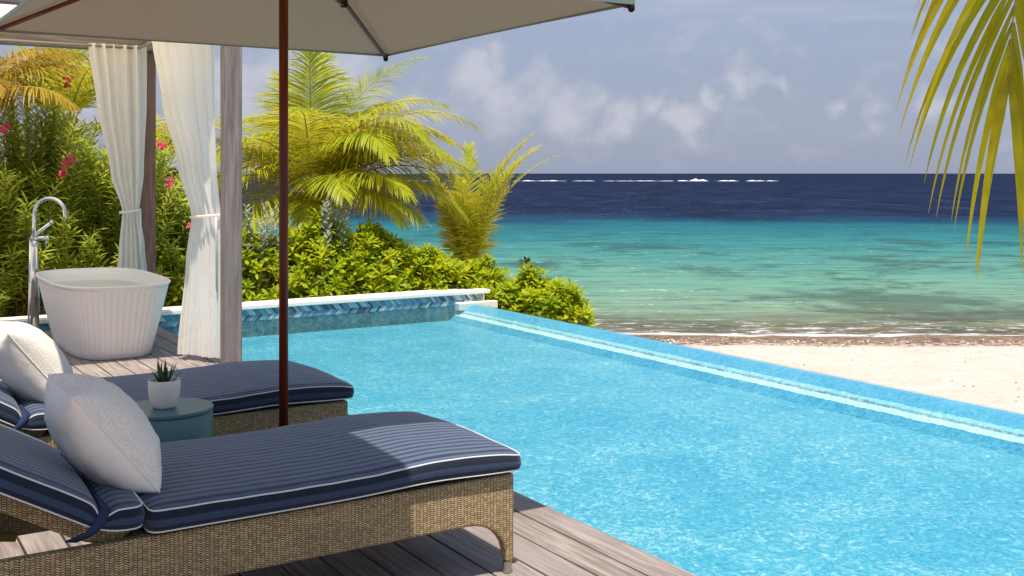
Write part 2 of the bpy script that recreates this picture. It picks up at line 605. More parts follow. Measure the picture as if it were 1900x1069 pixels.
MAT['sand'] = m_sand()
mb = MB()
ds = [-40, -20, -8, 0, 3, 5] + [6 + .3 * i for i in range(56)] + [23.5, 26, 32, 50, 120, 500, 2500, 12000]
ss = [-12000, -2000, -400, -90, -40, -24] + [-16 + .4 * i for i in range(84)] + [20, 26, 40, 90, 400, 2000, 12000]
for d in ds:
    for s in ss:
        z = max(ground_z(s, d), -12.0) if d < 100 else -14.0
        p = shore(s, d, z); mb.v.append(tuple(p))
ns = len(ss)
for i in range(len(ds) - 1):
    for j in range(ns - 1):
        mb.f.append((i * ns + j, i * ns + j + 1, (i + 1) * ns + j + 1, (i + 1) * ns + j)); mb.mi.append(0)
struct(mb.obj('beach', MAT['sand'], smooth=True))

SEA_Z = -1.60


def m_sea():
    m = M('reef_sea')
    g = m.add('ShaderNodeNewGeometry').outputs['Position']
    dd = m.add('ShaderNodeVectorMath', operation='DOT_PRODUCT'); m.l.new(g, dd.inputs[0]); dd.inputs[1].default_value = FWD
    sd = m.add('ShaderNodeVectorMath', operation='DOT_PRODUCT'); m.l.new(g, sd.inputs[0]); sd.inputs[1].default_value = ALONG
    d, s = dd.outputs['Value'], sd.outputs['Value']
    cb = m.add('ShaderNodeCombineXYZ'); m.l.new(s, cb.inputs[0]); m.l.new(d, cb.inputs[1])
    flat = cb.outputs[0]

    def mapped(sx, sy):
        mp = m.add('ShaderNodeMapping'); m.l.new(flat, mp.inputs[0]); mp.inputs['Scale'].default_value = (sx, sy, 1); return mp.outputs[0]
    # how shallow the water is: 0 far out, rising towards the beach
    q = m.math('DIVIDE', 3.0, m.math('MAXIMUM', d, 5.0))
    wob = m.noise(mapped(.10, .085), 1.0, 7, .72)
    q = m.math('MULTIPLY', q, m.math('ADD', .80, m.math('MULTIPLY', wob, .40)))
    q = m.math('SUBTRACT', q, m.math('MULTIPLY', s, .00006))
    t = m.math('DIVIDE', q, .16, clamp=True)
    K = .50
    col = m.ramp(t, [(0, rgb(22, 36, 70, K)), (.20, rgb(20, 40, 78, K)), (.225, rgb(22, 48, 86, K)), (.262, rgb(28, 84, 114, K)), (.30, rgb(44, 130, 142, K)), (.36, rgb(60, 150, 154, K)), (.47, rgb(96, 170, 160, K)), (.62, rgb(134, 190, 164, K)), (.78, rgb(160, 190, 158, K)), (.90, rgb(148, 146, 112, K)), (1, rgb(156, 132, 104, K))])
    # reef heads and weed seen through the shallows
    pat = m.noise(mapped(.15, .13), 1.0, 7, .70, .5)
    fine = m.noise(mapped(.9, 1.0), 1.0, 5, .65)
    where = m.math('MULTIPLY', m.smooth(t, .24, .42), m.smooth(t, .85, 1.0, 1, .4))
    reef = m.math('MULTIPLY', m.smooth(m.math('ADD', pat, m.math('MULTIPLY', fine, .16)), .57, .68), where)
    col = m.mix(m.math('MULTIPLY', reef, .55), col, rgb(54, 72, 64, K))
    sandp = m.math('MULTIPLY', m.smooth(m.noise(mapped(.16, .5), 1.3, 5, .6), .52, .72), m.smooth(t, .30, .5))
    col = m.mix(m.math('MULTIPLY', sandp, .35), col, rgb(150, 204, 176, K))
    # streaks of wind chop in the colour of the deep
    chop = m.noise(mapped(.10, .6), 1.0, 6, .7)
    deep = m.smooth(t, .30, .22)
    col = m.mix(m.math('MULTIPLY', m.smooth(chop, .47, .70), m.math('MULTIPLY', deep, .7)), col, rgb(58, 82, 122, K))
    chop2 = m.noise(mapped(.05, .9), 1.3, 5, .75)
    col = m.mix(m.math('MULTIPLY', m.smooth(chop2, .56, .66), m.math('MULTIPLY', deep, .55)), col, rgb(8, 16, 44, K))
    col = m.mix(m.math('MULTIPLY', m.smooth(fine, .55, .75), m.smooth(t, .26, .4, 0, .25)), col, rgb(40, 110, 120, K))
    roll = m.noise(mapped(.09, .030), 1.0, 6, .72, .4)
    roll2 = m.noise(mapped(.30, .11), 1.0, 5, .7)
    col = m.mix(m.math('MULTIPLY', m.smooth(roll, .42, .62), m.math('MULTIPLY', deep, .55)), col, rgb(8, 18, 46, K))
    col = m.mix(m.math('MULTIPLY', m.smooth(roll2, .50, .66), m.math('MULTIPLY', deep, .45)), col, rgb(66, 84, 122, K))
    tex = m.noise(mapped(.55, .8), 1.0, 5, .7, .3)
    col = m.mix(m.math('MULTIPLY', m.smooth(tex, .48, .66), m.smooth(t, .26, .34, 0, .38)), col, rgb(34, 96, 110, K))
    # foam: whitecaps far out, lace on the beach
    cap = m.math('MULTIPLY', m.smooth(m.noise(mapped(.22, .8), 1.0, 3, .5), .80, .82), m.smooth(t, .26, .16))
    line = m.math('ADD', d, m.math('MULTIPLY', s, .035))
    lw = m.noise(mapped(.5, .9), 1.0, 5, .65)
    sh = m.math('ADD', line, m.math('MULTIPLY', lw, 1.2))
    lace = m.noise(mapped(1.6, 4.5), 1.0, 6, .72, .8)
    zone = m.math('MULTIPLY', m.smooth(sh, 23.4, 21.9), 1.0)
    foam = m.math('MULTIPLY', m.smooth(lace, .54, .64), zone)
    lip = m.smooth(sh, 21.25, 20.95, 0, .9)
    allf = m.math('MAXIMUM', m.math('MAXIMUM', cap, foam), m.math('MULTIPLY', lip, m.smooth(lace, .36, .5)), clamp=True)
    brown = m.math('MULTIPLY', m.smooth(sh, 25.5, 22.0, 0, .55), m.smooth(lw, .30, .62))
    col = m.mix(brown, col, rgb(122, 96, 76, K))
    col = m.mix(m.math('MULTIPLY', allf, .85), col, rgb(232, 228, 226, .9))
    # waves
    h1 = m.noise(mapped(1.0, 2.4), 1.0, 4, .6, .5)
    h3 = m.noise(mapped(.05, .022), 1.0, 5, .7)
    h2 = m.noise(mapped(.12, .45), 1.0, 5, .62)
    nb = m.bump(h1, .55, .16)
    nb = m.bump(h2, .8, 1.4, nb)
    df = m.add('ShaderNodeBsdfDiffuse'); m.l.new(col, df.inputs[0]); m.l.new(nb, df.inputs['Normal'])
    gl = m.add('ShaderNodeBsdfGlossy'); gl.inputs['Roughness'].default_value = .28; m.l.new(nb, gl.inputs['Normal'])
    x = m.add('ShaderNodeMixShader'); x.inputs[0].default_value = .055
    m.l.new(df.outputs[0], x.inputs[1]); m.l.new(gl.outputs[0], x.inputs[2])
    return m.done(x.outputs[0])


MAT['sea'] = m_sea()
mb = MB()
ds = [15.0, 18, 20, 22, 25, 30, 40, 60, 100, 200, 500, 1500, 5000, 15000, 45000]
ss = [-30000, -3000, -300, -60, -20, 0, 20, 60, 300, 3000, 30000]
for d in ds:
    for s in ss: mb.v.append(tuple(shore(s, d, SEA_Z)))
ns = len(ss)
for i in range(len(ds) - 1):
    for j in range(ns - 1):
        mb.f.append((i * ns + j, i * ns + j + 1, (i + 1) * ns + j + 1, (i + 1) * ns + j)); mb.mi.append(0)
struct(mb.obj('sea', MAT['sea']))

# a line of surf breaking on the outer reef
MAT['foam'] = plain('white_foam', (.85, .86, .88, 1), .9, .1, 0, .1, 1)
rs = random.Random(21)
mb = MB()
for (s0, s1, amp) in ((-2, 22, .45), (24, 33, .25), (36, 60, .3), (58, 72, .4), (66, 78, 1.1), (80, 90, .6), (92, 100, .9), (101, 106, .4), (70, 80, .9), (-70, -30, .5)):
    k = int((s1 - s0) * 1.6)
    top = []; bot = []; back = []
    ph = rs.random() * 40
    for i in range(k + 1):
        f = i / k
        s = s0 + (s1 - s0) * f
        env = math.sin(math.pi * f) ** .6
        h = .62 * amp * env * (1.3 * (noise.noise(Vector((s * .30 + ph, 0, 2))) + .2) + .45 * rs.random() * env) + .02
        dd = 430 + 5 * noise.noise(Vector((s * .06, 3, ph)))
        bot.append(shore(s, dd, SEA_Z - .1)); top.append(shore(s, dd + .6, SEA_Z + h)); back.append(shore(s, dd + 3.0, SEA_Z - .1))
    n0 = len(mb.v)
    mb.v += [tuple(p) for p in bot + top + back]
    for i in range(k):
        mb.f.append((n0 + i, n0 + i + 1, n0 + k + 1 + i + 1, n0 + k + 1 + i)); mb.mi.append(0)
        mb.f.append((n0 + k + 1 + i, n0 + k + 2 + i, n0 + 2 * k + 3 + i, n0 + 2 * k + 2 + i)); mb.mi.append(0)
o = stuff(mb.obj('breaking_surf', MAT['foam']))
o['label'] = 'broken line of white surf near the horizon'; o['category'] = 'surf'

# ------------------------------------------------------------------ pool
WZ = -0.10          # water level
FLOOR_Z = -0.285
EX = 2.565          # edge of the deck
INF = 6.32          # spill edge
BY = 10.88          # face of the back wall
PY0 = -3.0


def m_mosaic(name, cols, scale=42, mottling=.5, rough=.35):
    m = M(name)
    p = m.coord('Position')
    v = m.add('ShaderNodeTexVoronoi', distance='CHEBYCHEV'); v.inputs['Scale'].default_value = scale
    v.inputs['Randomness'].default_value = .25
    m.l.new(p, v.inputs['Vector'])
    sc_ = m.add('ShaderNodeSeparateColor'); m.l.new(v.outputs['Color'], sc_.inputs[0])
    big = m.noise(p, 2.6, 5, .62, .5)
    mid = m.noise(p, 16, 3, .6, 1.0)
    t = m.math('ADD', m.math('MULTIPLY', sc_.outputs[0], 1 - mottling), m.math('MULTIPLY', m.math('ADD', m.math('MULTIPLY', big, .45), m.math('MULTIPLY', mid, .55)), mottling))
    col = m.ramp(t, cols)
    return m.done(m.bsdf(col, rough, .3))




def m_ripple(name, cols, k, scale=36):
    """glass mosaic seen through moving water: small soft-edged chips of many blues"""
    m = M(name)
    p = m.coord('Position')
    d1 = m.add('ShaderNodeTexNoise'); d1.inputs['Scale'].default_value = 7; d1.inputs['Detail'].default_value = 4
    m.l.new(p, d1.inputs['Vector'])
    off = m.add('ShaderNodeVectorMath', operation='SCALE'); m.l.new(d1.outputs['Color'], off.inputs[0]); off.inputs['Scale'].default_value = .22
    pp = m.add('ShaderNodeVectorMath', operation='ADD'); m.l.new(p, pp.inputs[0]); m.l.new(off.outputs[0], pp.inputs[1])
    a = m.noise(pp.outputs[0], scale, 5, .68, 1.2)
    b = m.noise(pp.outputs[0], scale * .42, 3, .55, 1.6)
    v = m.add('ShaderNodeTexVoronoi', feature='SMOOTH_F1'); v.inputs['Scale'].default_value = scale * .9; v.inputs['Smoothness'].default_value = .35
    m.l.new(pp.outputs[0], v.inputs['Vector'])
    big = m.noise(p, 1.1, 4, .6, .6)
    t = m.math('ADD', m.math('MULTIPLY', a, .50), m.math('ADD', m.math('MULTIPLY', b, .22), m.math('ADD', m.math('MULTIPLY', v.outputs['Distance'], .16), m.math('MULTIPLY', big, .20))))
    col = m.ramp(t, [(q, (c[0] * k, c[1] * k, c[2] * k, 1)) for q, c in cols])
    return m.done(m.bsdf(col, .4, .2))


MAT['pool_floor'] = m_ripple('pale_blue_ripple_mosaic', [(.36, rgb(34, 124, 170)), (.46, rgb(78, 172, 202)), (.56, rgb(106, 194, 214)), (.70, rgb(226, 244, 238))], .66)
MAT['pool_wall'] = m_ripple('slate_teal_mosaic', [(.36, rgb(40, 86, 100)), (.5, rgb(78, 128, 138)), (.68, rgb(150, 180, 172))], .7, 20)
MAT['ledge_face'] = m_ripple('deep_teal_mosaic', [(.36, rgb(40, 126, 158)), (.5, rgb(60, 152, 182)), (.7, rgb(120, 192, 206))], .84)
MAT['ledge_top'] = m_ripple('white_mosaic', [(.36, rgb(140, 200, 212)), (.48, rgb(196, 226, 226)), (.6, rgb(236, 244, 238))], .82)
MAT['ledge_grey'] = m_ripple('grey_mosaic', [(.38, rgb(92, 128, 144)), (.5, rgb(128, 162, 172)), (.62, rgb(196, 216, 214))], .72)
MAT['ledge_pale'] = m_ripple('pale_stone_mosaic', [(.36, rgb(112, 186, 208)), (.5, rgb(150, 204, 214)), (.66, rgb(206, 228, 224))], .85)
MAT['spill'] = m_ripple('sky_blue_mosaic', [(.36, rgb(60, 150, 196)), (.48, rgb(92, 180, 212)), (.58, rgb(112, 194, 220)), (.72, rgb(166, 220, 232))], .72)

pool = bpy.data.objects.new('swimming_pool', None); COL.objects.link(pool); struct(pool)
mb = MB(); mb.box(EX - .02, 6.04, PY0, BY + .02, FLOOR_Z - .05, FLOOR_Z); mb.box(1.40, EX - .02, 10.36, BY + .02, FLOOR_Z - .05, FLOOR_Z)
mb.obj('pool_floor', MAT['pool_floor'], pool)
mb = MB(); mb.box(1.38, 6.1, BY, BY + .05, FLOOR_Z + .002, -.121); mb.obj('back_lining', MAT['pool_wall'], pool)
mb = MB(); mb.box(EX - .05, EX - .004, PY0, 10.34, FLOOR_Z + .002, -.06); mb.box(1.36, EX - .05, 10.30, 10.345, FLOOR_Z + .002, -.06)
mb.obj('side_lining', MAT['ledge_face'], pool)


WT, WB = Vector((INF - .055, 0, WZ - .013)), Vector((6.02, 0, FLOOR_Z + .001))     # top and foot of the sloping inner face


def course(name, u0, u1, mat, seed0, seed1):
    """one course of mosaic on the sloping inner face of the spill wall; refraction wobble is shaped into its edges"""
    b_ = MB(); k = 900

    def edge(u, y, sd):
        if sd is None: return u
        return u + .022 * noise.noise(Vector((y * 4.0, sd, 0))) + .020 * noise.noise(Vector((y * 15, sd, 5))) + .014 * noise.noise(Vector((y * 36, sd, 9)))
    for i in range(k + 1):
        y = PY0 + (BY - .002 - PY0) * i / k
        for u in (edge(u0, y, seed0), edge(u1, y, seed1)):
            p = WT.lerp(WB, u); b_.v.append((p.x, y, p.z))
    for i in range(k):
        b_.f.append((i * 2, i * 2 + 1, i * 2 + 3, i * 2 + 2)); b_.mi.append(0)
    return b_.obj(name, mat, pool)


course('blue_course', 0, .34, MAT['spill'], None, 1)  # the upper face's reflection is painted into this blue
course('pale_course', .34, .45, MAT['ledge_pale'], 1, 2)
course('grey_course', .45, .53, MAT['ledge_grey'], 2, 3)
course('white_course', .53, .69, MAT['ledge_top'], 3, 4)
course('teal_course', .69, 1, MAT['ledge_face'], 4, None)  # shade on the lower face is painted into this teal
mb = MB()
q = [(WT.x, WT.z), (INF + .02, WZ - .012), (INF + .02, -.45), (6.06, -.45), (6.06, FLOOR_Z - .02)]
mb.add([(x, PY0, z) for x, z in q] + [(x, BY - .002, z) for x, z in q], [(0, 1, 2, 3, 4), (9, 8, 7, 6, 5)] + [(a, (a + 1) % 5, (a + 1) % 5 + 5, a + 5) for a in (0, 1, 2, 3)])
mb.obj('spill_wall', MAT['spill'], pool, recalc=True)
mb = MB(); mb.box(2.3, INF - .1, PY0 - .1, BY + .3, -1.6, -.46)
mb.obj('pool_shell', MAT['stone'], pool)


def m_water(name, tint, bump=.35, sharp=1.0, refl=.55):
    m = M(name)
    p = m.coord('Position')
    a = m.noise(m.coord('Position', (1, 1, 1)), 9.0, 4, .6, .8)
    b = m.noise(m.coord('Position', (1, 1, 1)), 30.0, 3, .55, .6)
    c = m.noise(p, 1.7, 3, .5)
    h = m.math('ADD', m.math('ADD', m.math('MULTIPLY', a, .6), m.math('MULTIPLY', b, .22)), m.math('MULTIPLY', c, 1.2))
    nb = m.bump(h, bump, .05)
    tr = m.add('ShaderNodeBsdfTransparent'); tr.inputs[0].default_value = tint
    gl = m.add('ShaderNodeBsdfGlossy'); gl.inputs['Roughness'].default_value = .04
    m.l.new(nb, gl.inputs['Normal'])
    fr = m.add('ShaderNodeFresnel'); fr.inputs['IOR'].default_value = 1.33
    m.l.new(nb, fr.inputs['Normal'])
    x = m.add('ShaderNodeMixShader')
    m.l.new(m.math('MULTIPLY', fr.outputs[0], refl), x.inputs[0])
    m.l.new(tr.outputs[0], x.inputs[1]); m.l.new(gl.outputs[0], x.inputs[2])
    return m.done(x.outputs[0])


MAT['water'] = m_water('clear_pool_water', (.82, .97, .99, 1), .36, 1, .48)
mb = MB()
mb.add([(EX - .004, PY0, WZ), (INF + .021, PY0, WZ), (INF + .021, BY, WZ), (1.40, BY, WZ), (1.40, 10.346, WZ), (EX - .004, 10.346, WZ)], [(0, 1, 2, 3, 4, 5)])
struct(mb.obj('pool_water', MAT['water']))

# ------------------------------------------------------------------ low back wall of the pool with chevron tiles
wall = thing('pool_wall', 'low white-capped wall with blue chevron tiles along the far side of the pool', 'wall', (0, 0, 0))
mb = MB(); mb.box(-1.5, 6.50, BY + .006, BY + .26, -1.2, -.003); mb.obj('wall_body', MAT['stone'], wall)
mb = MB(); mb.box(-1.5, 6.56, BY - .03, BY + .30, 0, .045); mb.obj('coping', MAT['stone'], wall, bevel=.008)
mb = MB(); mb.box(6.10, 6.62, BY - .10, BY + .004, -.17, -.085); mb.obj('end_ledge', MAT['stone'], wall, bevel=.006)
tile_cols = [rgb(96, 138, 156), rgb(132, 170, 182), rgb(172, 194, 196), rgb(78, 90, 100), rgb(206, 206, 196), rgb(128, 132, 126), rgb(112, 152, 172)]
tile_mats = [plain('glazed_tile_%d' % i, c, .22, .5, 0, .12, 30) for i, c in enumerate(tile_cols)]
TP, TH = .034, .0575
shapes = {}
for kind in (0, 1):
    for i, tm in enumerate(tile_mats):
        mb = MB()
        g = .0022
        if kind == 0: poly = [(0 + g, 0), (TP - g, 0), (TP - g + .05 * -1, TH), (g - .05, TH)]
        else: poly = [(0 - .05 + g, 0), (TP - .05 - g, 0), (TP - g, TH), (g, TH)]
        # upper tiles lean left going up, lower tiles lean right going up: together they point right
        k = len(poly)
        mb.prism([(x, z + (0.001 if kind == 0 else -.001)) for x, z in poly], -.007, .0)
        shapes[kind, i] = mb.mesh('tile', tm, recalc=True)
rt = random.Random(5)
x = 1.44
nt = 0
while x < 6.44:
    for kind in (0, 1):
        if x < 2.2 or x > 2.3 or True:
            o = link('tile', shapes[kind, rt.choice((0, 0, 1, 1, 2, 3, 4, 5, 6, 6))], wall)
            o.location = (x, BY + .004, -.0605 if kind == 0 else -.1195)
            nt += 1
    x += TP
mb = MB(); mb.box(1.36, 6.48, BY + .0015, BY + .0045, -.122, -.0035); mb.obj('grout', plain('blue_grout', rgb(120, 150, 166), .8, .2), wall)

# ------------------------------------------------------------------ deck
deck = bpy.data.objects.new('deck', None); COL.objects.link(deck); struct(deck)
PITCH, GAP = .150, .009
rd = random.Random(3)
plank_meshes = {}


def plank(x1, y0, y1):
    w = PITCH - GAP
    key = round(y1 - y0, 2)
    if key not in plank_meshes:
        b = MB(); b.box(-w, 0, 0, key, -.030, 0)
        plank_meshes[key] = b.mesh('plank', MAT['deck'], bevel=.004, seg=2)
    o = link('plank', plank_meshes[key], deck)
    o.location = (x1, y0, rd.uniform(-.0012, .0))


k = 0
while EX - k * PITCH > -1.0:
    x1 = EX - k * PITCH
    yend = 10.345 if x1 > 1.42 else 10.845
    joints = [-3.0]
    j = 1.0 + rd.choice((0, .6, 1.2, 1.8, 2.4))
    while j < yend - .8:
        joints.append(j); j += 3.6 if k else 4.2
    joints.append(yend)
    for a, b in zip(joints[:-1], joints[1:]): plank(x1, a + .002, b - .002)
    k += 1
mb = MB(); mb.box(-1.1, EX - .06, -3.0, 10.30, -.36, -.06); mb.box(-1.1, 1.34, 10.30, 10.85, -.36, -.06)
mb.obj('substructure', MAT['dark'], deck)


# ------------------------------------------------------------------ sun loungers
def corner_round(p, box, r):
    (x, y), (x0, x1, y0, y1) = p, box
    qx = min(max(x, x0 + r), x1 - r); qy = min(max(y, y0 + r), y1 - r)
    dx, dy = x - qx, y - qy
    m = max(abs(dx), abs(dy)); L = math.hypot(dx, dy)
    if m < 1e-9: return x, y
    return qx + dx * m / L, qy + dy * m / L


def cushion(x0, x1, y0, y1, zt, zb, mats, nx=40, ny=14, r=.035, bulge=.008, shift=None, name='cushion', parent=None):
    """padded box: striped top (slot 0), banded sides (slot 1); zt / zb are functions of x, y"""
    shift = shift or (lambda p: p)
    v = []; f = []; mi = []; uv = []
    idx = {}

    def P(x, y, z): return shift(Vector((x, y, z)))
    gx = [x0 + (x1 - x0) * (.5 - .5 * math.cos(math.pi * i / nx)) * .35 + (x1 - x0) * i / nx * .65 for i in range(nx + 1)]
    gy = [y0 + (y1 - y0) * (.5 - .5 * math.cos(math.pi * j / ny)) * .5 + (y1 - y0) * j / ny * .5 for j in range(ny + 1)]
    for lay in (0, 1):
        for i, x in enumerate(gx):
            for j, y in enumerate(gy):
                e = min(x - x0, x1 - x, y - y0, y1 - y)
                rr = 1 - max(0, 1 - e / .05) ** 2
                X, Y = corner_round((x, y), (x0, x1, y0, y1), r)
                z = zt(x, y) - .010 * (1 - rr) if lay == 0 else zb(x, y) + .006 * (1 - rr)
                idx[lay, i, j] = len(v); v.append(P(X, Y, z))
    for i in range(nx):
        for j in range(ny):
            f.append((idx[0, i, j], idx[0, i + 1, j], idx[0, i + 1, j + 1], idx[0, i, j + 1])); mi.append(0)
            uv.append([(gx[i], gy[j]), (gx[i + 1], gy[j]), (gx[i + 1], gy[j + 1]), (gx[i], gy[j + 1])])
            f.append((idx[1, i, j + 1], idx[1, i + 1, j + 1], idx[1, i + 1, j], idx[1, i, j])); mi.append(1)
            uv.append([(0, 0)] * 4)
    per = [(i, 0) for i in range(nx)] + [(nx, j) for j in range(ny)] + [(i, ny) for i in range(nx, 0, -1)] + [(0, j) for j in range(ny, 0, -1)]
    lv = 4
    ring = []
    cx, cy = (x0 + x1) / 2, (y0 + y1) / 2
    for (i, j) in per:
        X, Y = corner_round((gx[i], gy[j]), (x0, x1, y0, y1), r)
        nx_ = Vector((0, 0))
        if i == 0: nx_.x -= 1
        if i == nx: nx_.x += 1
        if j == 0: nx_.y -= 1
        if j == ny: nx_.y += 1
        nx_.normalize()
        t, b = zt(gx[i], gy[j]) - .010, zb(gx[i], gy[j]) + .006
        colv = []
        for L in range(lv + 1):
            a = L / lv
            if L == 0: colv.append(idx[0, i, j])
            elif L == lv: colv.append(idx[1, i, j])
            else:
                bb = bulge * math.sin(math.pi * a)
                colv.append(len(v)); v.append(P(X + nx_.x * bb, Y + nx_.y * bb, t + (b - t) * a))
        ring.append(colv)
    n = len(ring)
    for a in range(n):
        c0, c1 = ring[a], ring[(a + 1) % n]
        for L in range(lv):
            f.append((c0[L], c0[L + 1], c1[L + 1], c1[L])); mi.append(1)
            u0, u1 = 1 - L / lv, 1 - (L + 1) / lv
            uv.append([(0, u0), (0, u1), (1, u1), (1, u0)])
    me = bpy.data.meshes.new(name)
    me.from_pydata([tuple(p) for p in v], [], f)
    for m in mats: me.materials.append(m)
    me.polygons.foreach_set('material_index', mi)
    me.polygons.foreach_set('use_smooth', [True] * len(f))
    ul = me.uv_layers.new(name='uv')
    flat = [c for q in uv for pt in q for c in pt]
    ul.data.foreach_set('uv', flat)
    me.update()
    o = link(name, me, parent)
    # piping on the upper and lower seams
    for lay in (0, 1):
        pts = [v[idx[lay, i, j]] for (i, j) in per]
        b = MB(); b.tube(pts, .0027, 6, closed=True)
        b.obj('piping', MAT['piping'], o, smooth=True)
    return o


LW = .77            # width of a lounger


def side_outline(x0, x1, zt, zb):
    """a side of the frame: straight top, two legs that flare into the apron"""
    pts = [(x0, zt), (x1, zt), (x1, .042), (x1 - .032, .042)]
    # curve of the right leg
    for i in range(1, 9):
        a = i / 8 * math.pi / 2
        pts.append((x1 - .032 - .155 * (1 - math.cos(a)) - .012 * math.sin(a * 2) * 0, .042 + (zb - .042) * math.sin(a) ** .85))
    for i in range(8, 0, -1):
        a = i / 8 * math.pi / 2
        pts.append((x0 + .032 + .155 * (1 - math.cos(a)), .042 + (zb - .042) * math.sin(a) ** .85))
    pts += [(x0 + .032, .042), (x0, .042)]
    return pts


def subdivided_prism(poly, y0, y1, horizontal=False):
    """side panel from an outline, or the same thing turned to stand across the lounger"""
    b = MB(); b.prism(poly, y0, y1)
    if horizontal: b.v = [(y, x, z) for x, y, z in b.v]
    return b


BACK = rad(30)
HX, HZ = .670, .405    # the fold in the back cushion


def back_bend(p):
    """fold the flat back cushion up about the hinge line"""
    k = .06
    if p.x >= HX + k: return p
    # arc between HX-k and HX+k, then straight
    s = HX + k - p.x
    R_ = 2 * k / BACK
    h = p.z - .40
    if s <= 2 * k:
        a = s / R_
        return Vector((HX + k - (R_ - h) * math.sin(a), p.y, .40 + R_ - (R_ - h) * math.cos(a)))
    a = BACK; e = s - 2 * k
    return Vector((HX + k - (R_ - h) * math.sin(a) - e * math.cos(a), p.y, .40 + R_ - (R_ - h) * math.cos(a) + e * math.sin(a)))


def make_lounger():
    t = thing('sun_lounger', 'x', 'lounger')
    zt, zb = .350, .192
    X0, X1 = -.02, 2.035
    for y0 in (.0, LW - .05):
        b = subdivided_prism(side_outline(X0, X1, zt, zb), y0 + .004, y0 + .046)
        b.obj('side_panel', MAT['wicker'], t, bevel=.009, seg=3, boxuv=True)
    for x0 in (X0 + .004, X1 - .045):
        pts = [(.047, zt - .002), (LW - .051, zt - .002), (LW - .051, zb)]
        pts += [(.047, zb)]
        b = MB(); b.prism(pts, x0, x0 + .04)
        b.v = [(y, x, z) for x, y, z in b.v]
        b.obj('end_panel', MAT['wicker'], t, recalc=True, boxuv=True)
    for x in (X0 + .016, X1 - .016):
        for y in (.025, LW - .025):
            b = MB(); b.lathe([(.0145, 0), (.016, .002), (.016, .04), (.013, .043)], 20, (x, y))
            b.obj('foot_cap', MAT['steel'], t, smooth=False)
    b = MB(); b.box(.80, X1 - .045, .046, LW - .05, .318, .342); b.obj('seat_deck', MAT['wicker'], t, boxuv=True)
    b = MB(); b.box(.725, .80, .046, LW - .05, .300, .346); b.obj('cross_rail', MAT['wicker'], t, boxuv=True)

    # hinged back: a woven frame under the cushion
    def fr(x, y, z): return tuple(back_bend(Vector((x, y, z))))
    for (y0, y1) in ((.050, .100), (LW - .104, LW - .054)):
        b = MB()
        n = 24; vs = []; fs = []
        for i in range(n + 1):
            x = -.06 + (.745 + .06) * i / n
            taper = min(1, (.745 - x) / .05 + .35)
            vs += [fr(x, y0, .377), fr(x, y1, .377), fr(x, y1, .377 - .047 * taper), fr(x, y0, .377 - .047 * taper)]
        for i in range(n):
            for j in range(4):
                fs.append((i * 4 + j, i * 4 + (j + 1) % 4, (i + 1) * 4 + (j + 1) % 4, (i + 1) * 4 + j))
        fs += [(0, 1, 2, 3), (n * 4 + 3, n * 4 + 2, n * 4 + 1, n * 4)]
        b.add(vs, fs); b.obj('back_rail', MAT['wicker'], t, recalc=True, bevel=.006, boxuv=True)
    b = MB(); vs = []; fs = []; n = 24
    for i in range(n + 1):
        x = -.05 + .77 * i / n
        vs += [fr(x, .062, .372), fr(x, LW - .066, .372), fr(x, LW - .066, .355), fr(x, .062, .355)]
    for i in range(n):
        for j in range(4): fs.append((i * 4 + j, i * 4 + (j + 1) % 4, (i + 1) * 4 + (j + 1) % 4, (i + 1) * 4 + j))
    b.add(vs, fs); b.obj('back_panel', MAT['wicker'], t, recalc=True, boxuv=True)
    olive = plain('olive_bar', (.36, .27, .09, 1), .5, .3)
    for y in (.10, LW - .12):
        b = MB(); b.tube([(.52, y, .215), (.05, y, .30), (.02, y, .56)], .016, 8); b.obj('back_strut', olive, t, smooth=True)
    b = MB(); b.tube([(.30, .045, .20), (.30, LW - .05, .20)], .018, 8); b.obj('cross_bar', olive, t, smooth=True)

    # cushions
    def zt1(x, y):
        v = (y - LW / 2) / (LW / 2)
        hump = .012 * math.exp(-((x - 1.74) / .20) ** 2) - .003 * math.exp(-((x - 1.30) / .22) ** 2)
        end = -.014 * max(0, (x - 1.90) / .16) ** 2
        return .436 + hump + end + .012 * (1 - v * v) + .0025 * noise.noise(Vector((x * 9, y * 9, 1)))

    def zb1(x, y): return .3575 + .010 * math.exp(-((x - 1.70) / .2) ** 2)
    cushion(.785, 2.062, -.012, LW + .012, zt1, zb1, (MAT['stripe'], MAT['side']), name='seat_cushion', parent=t, nx=56, ny=18)

    def zt2(x, y):
        v = (y - LW / 2) / (LW / 2)
        pinch = -.026 * math.exp(-((x - .645) / .030) ** 2)
        return .456 + pinch + .012 * (1 - v * v) + .002 * noise.noise(Vector((x * 9, y * 9, 4)))
    bc = cushion(-.08, .770, -.010, LW + .010, zt2, lambda x, y: .380, (MAT['stripe'], MAT['side']), name='back_cushion', parent=t, nx=64, ny=18, shift=back_bend)
    # strap tied round the fold
    b = MB()
    path = []
    for (x, y, z) in [(.665, LW + .016, .33), (.655, LW + .020, .40), (.648, LW + .010, .440)] + [(.645, LW * (1 - i / 8), .4375 + .012 * (1 - (i / 4 - 1) ** 2)) for i in range(1, 8)] + [(.648, -.008, .438), (.640, -.022, .40), (.630, -.022, .372), (.600, -.004, .330)]:
        path.append(back_bend(Vector((x, y, z))) + Vector((0, 0, .002)))
    vs = []; fs = []
    for i, p in enumerate(path):
        w = .006 if 2 < i < len(path) - 4 else .015
        nrm = (path[min(i + 1, len(path) - 1)] - path[max(i - 1, 0)]).normalized()
        side = Vector((math.cos(.2), 0, -math.sin(.2)))
        out = nrm.cross(side).normalized() * .003
        vs += [p - side * w - out, p + side * w - out, p + side * w + out, p - side * w + out]
    for i in range(len(path) - 1):
        for j in range(4): fs.append((i * 4 + j, i * 4 + (j + 1) % 4, (i + 1) * 4 + (j + 1) % 4, (i + 1) * 4 + j))
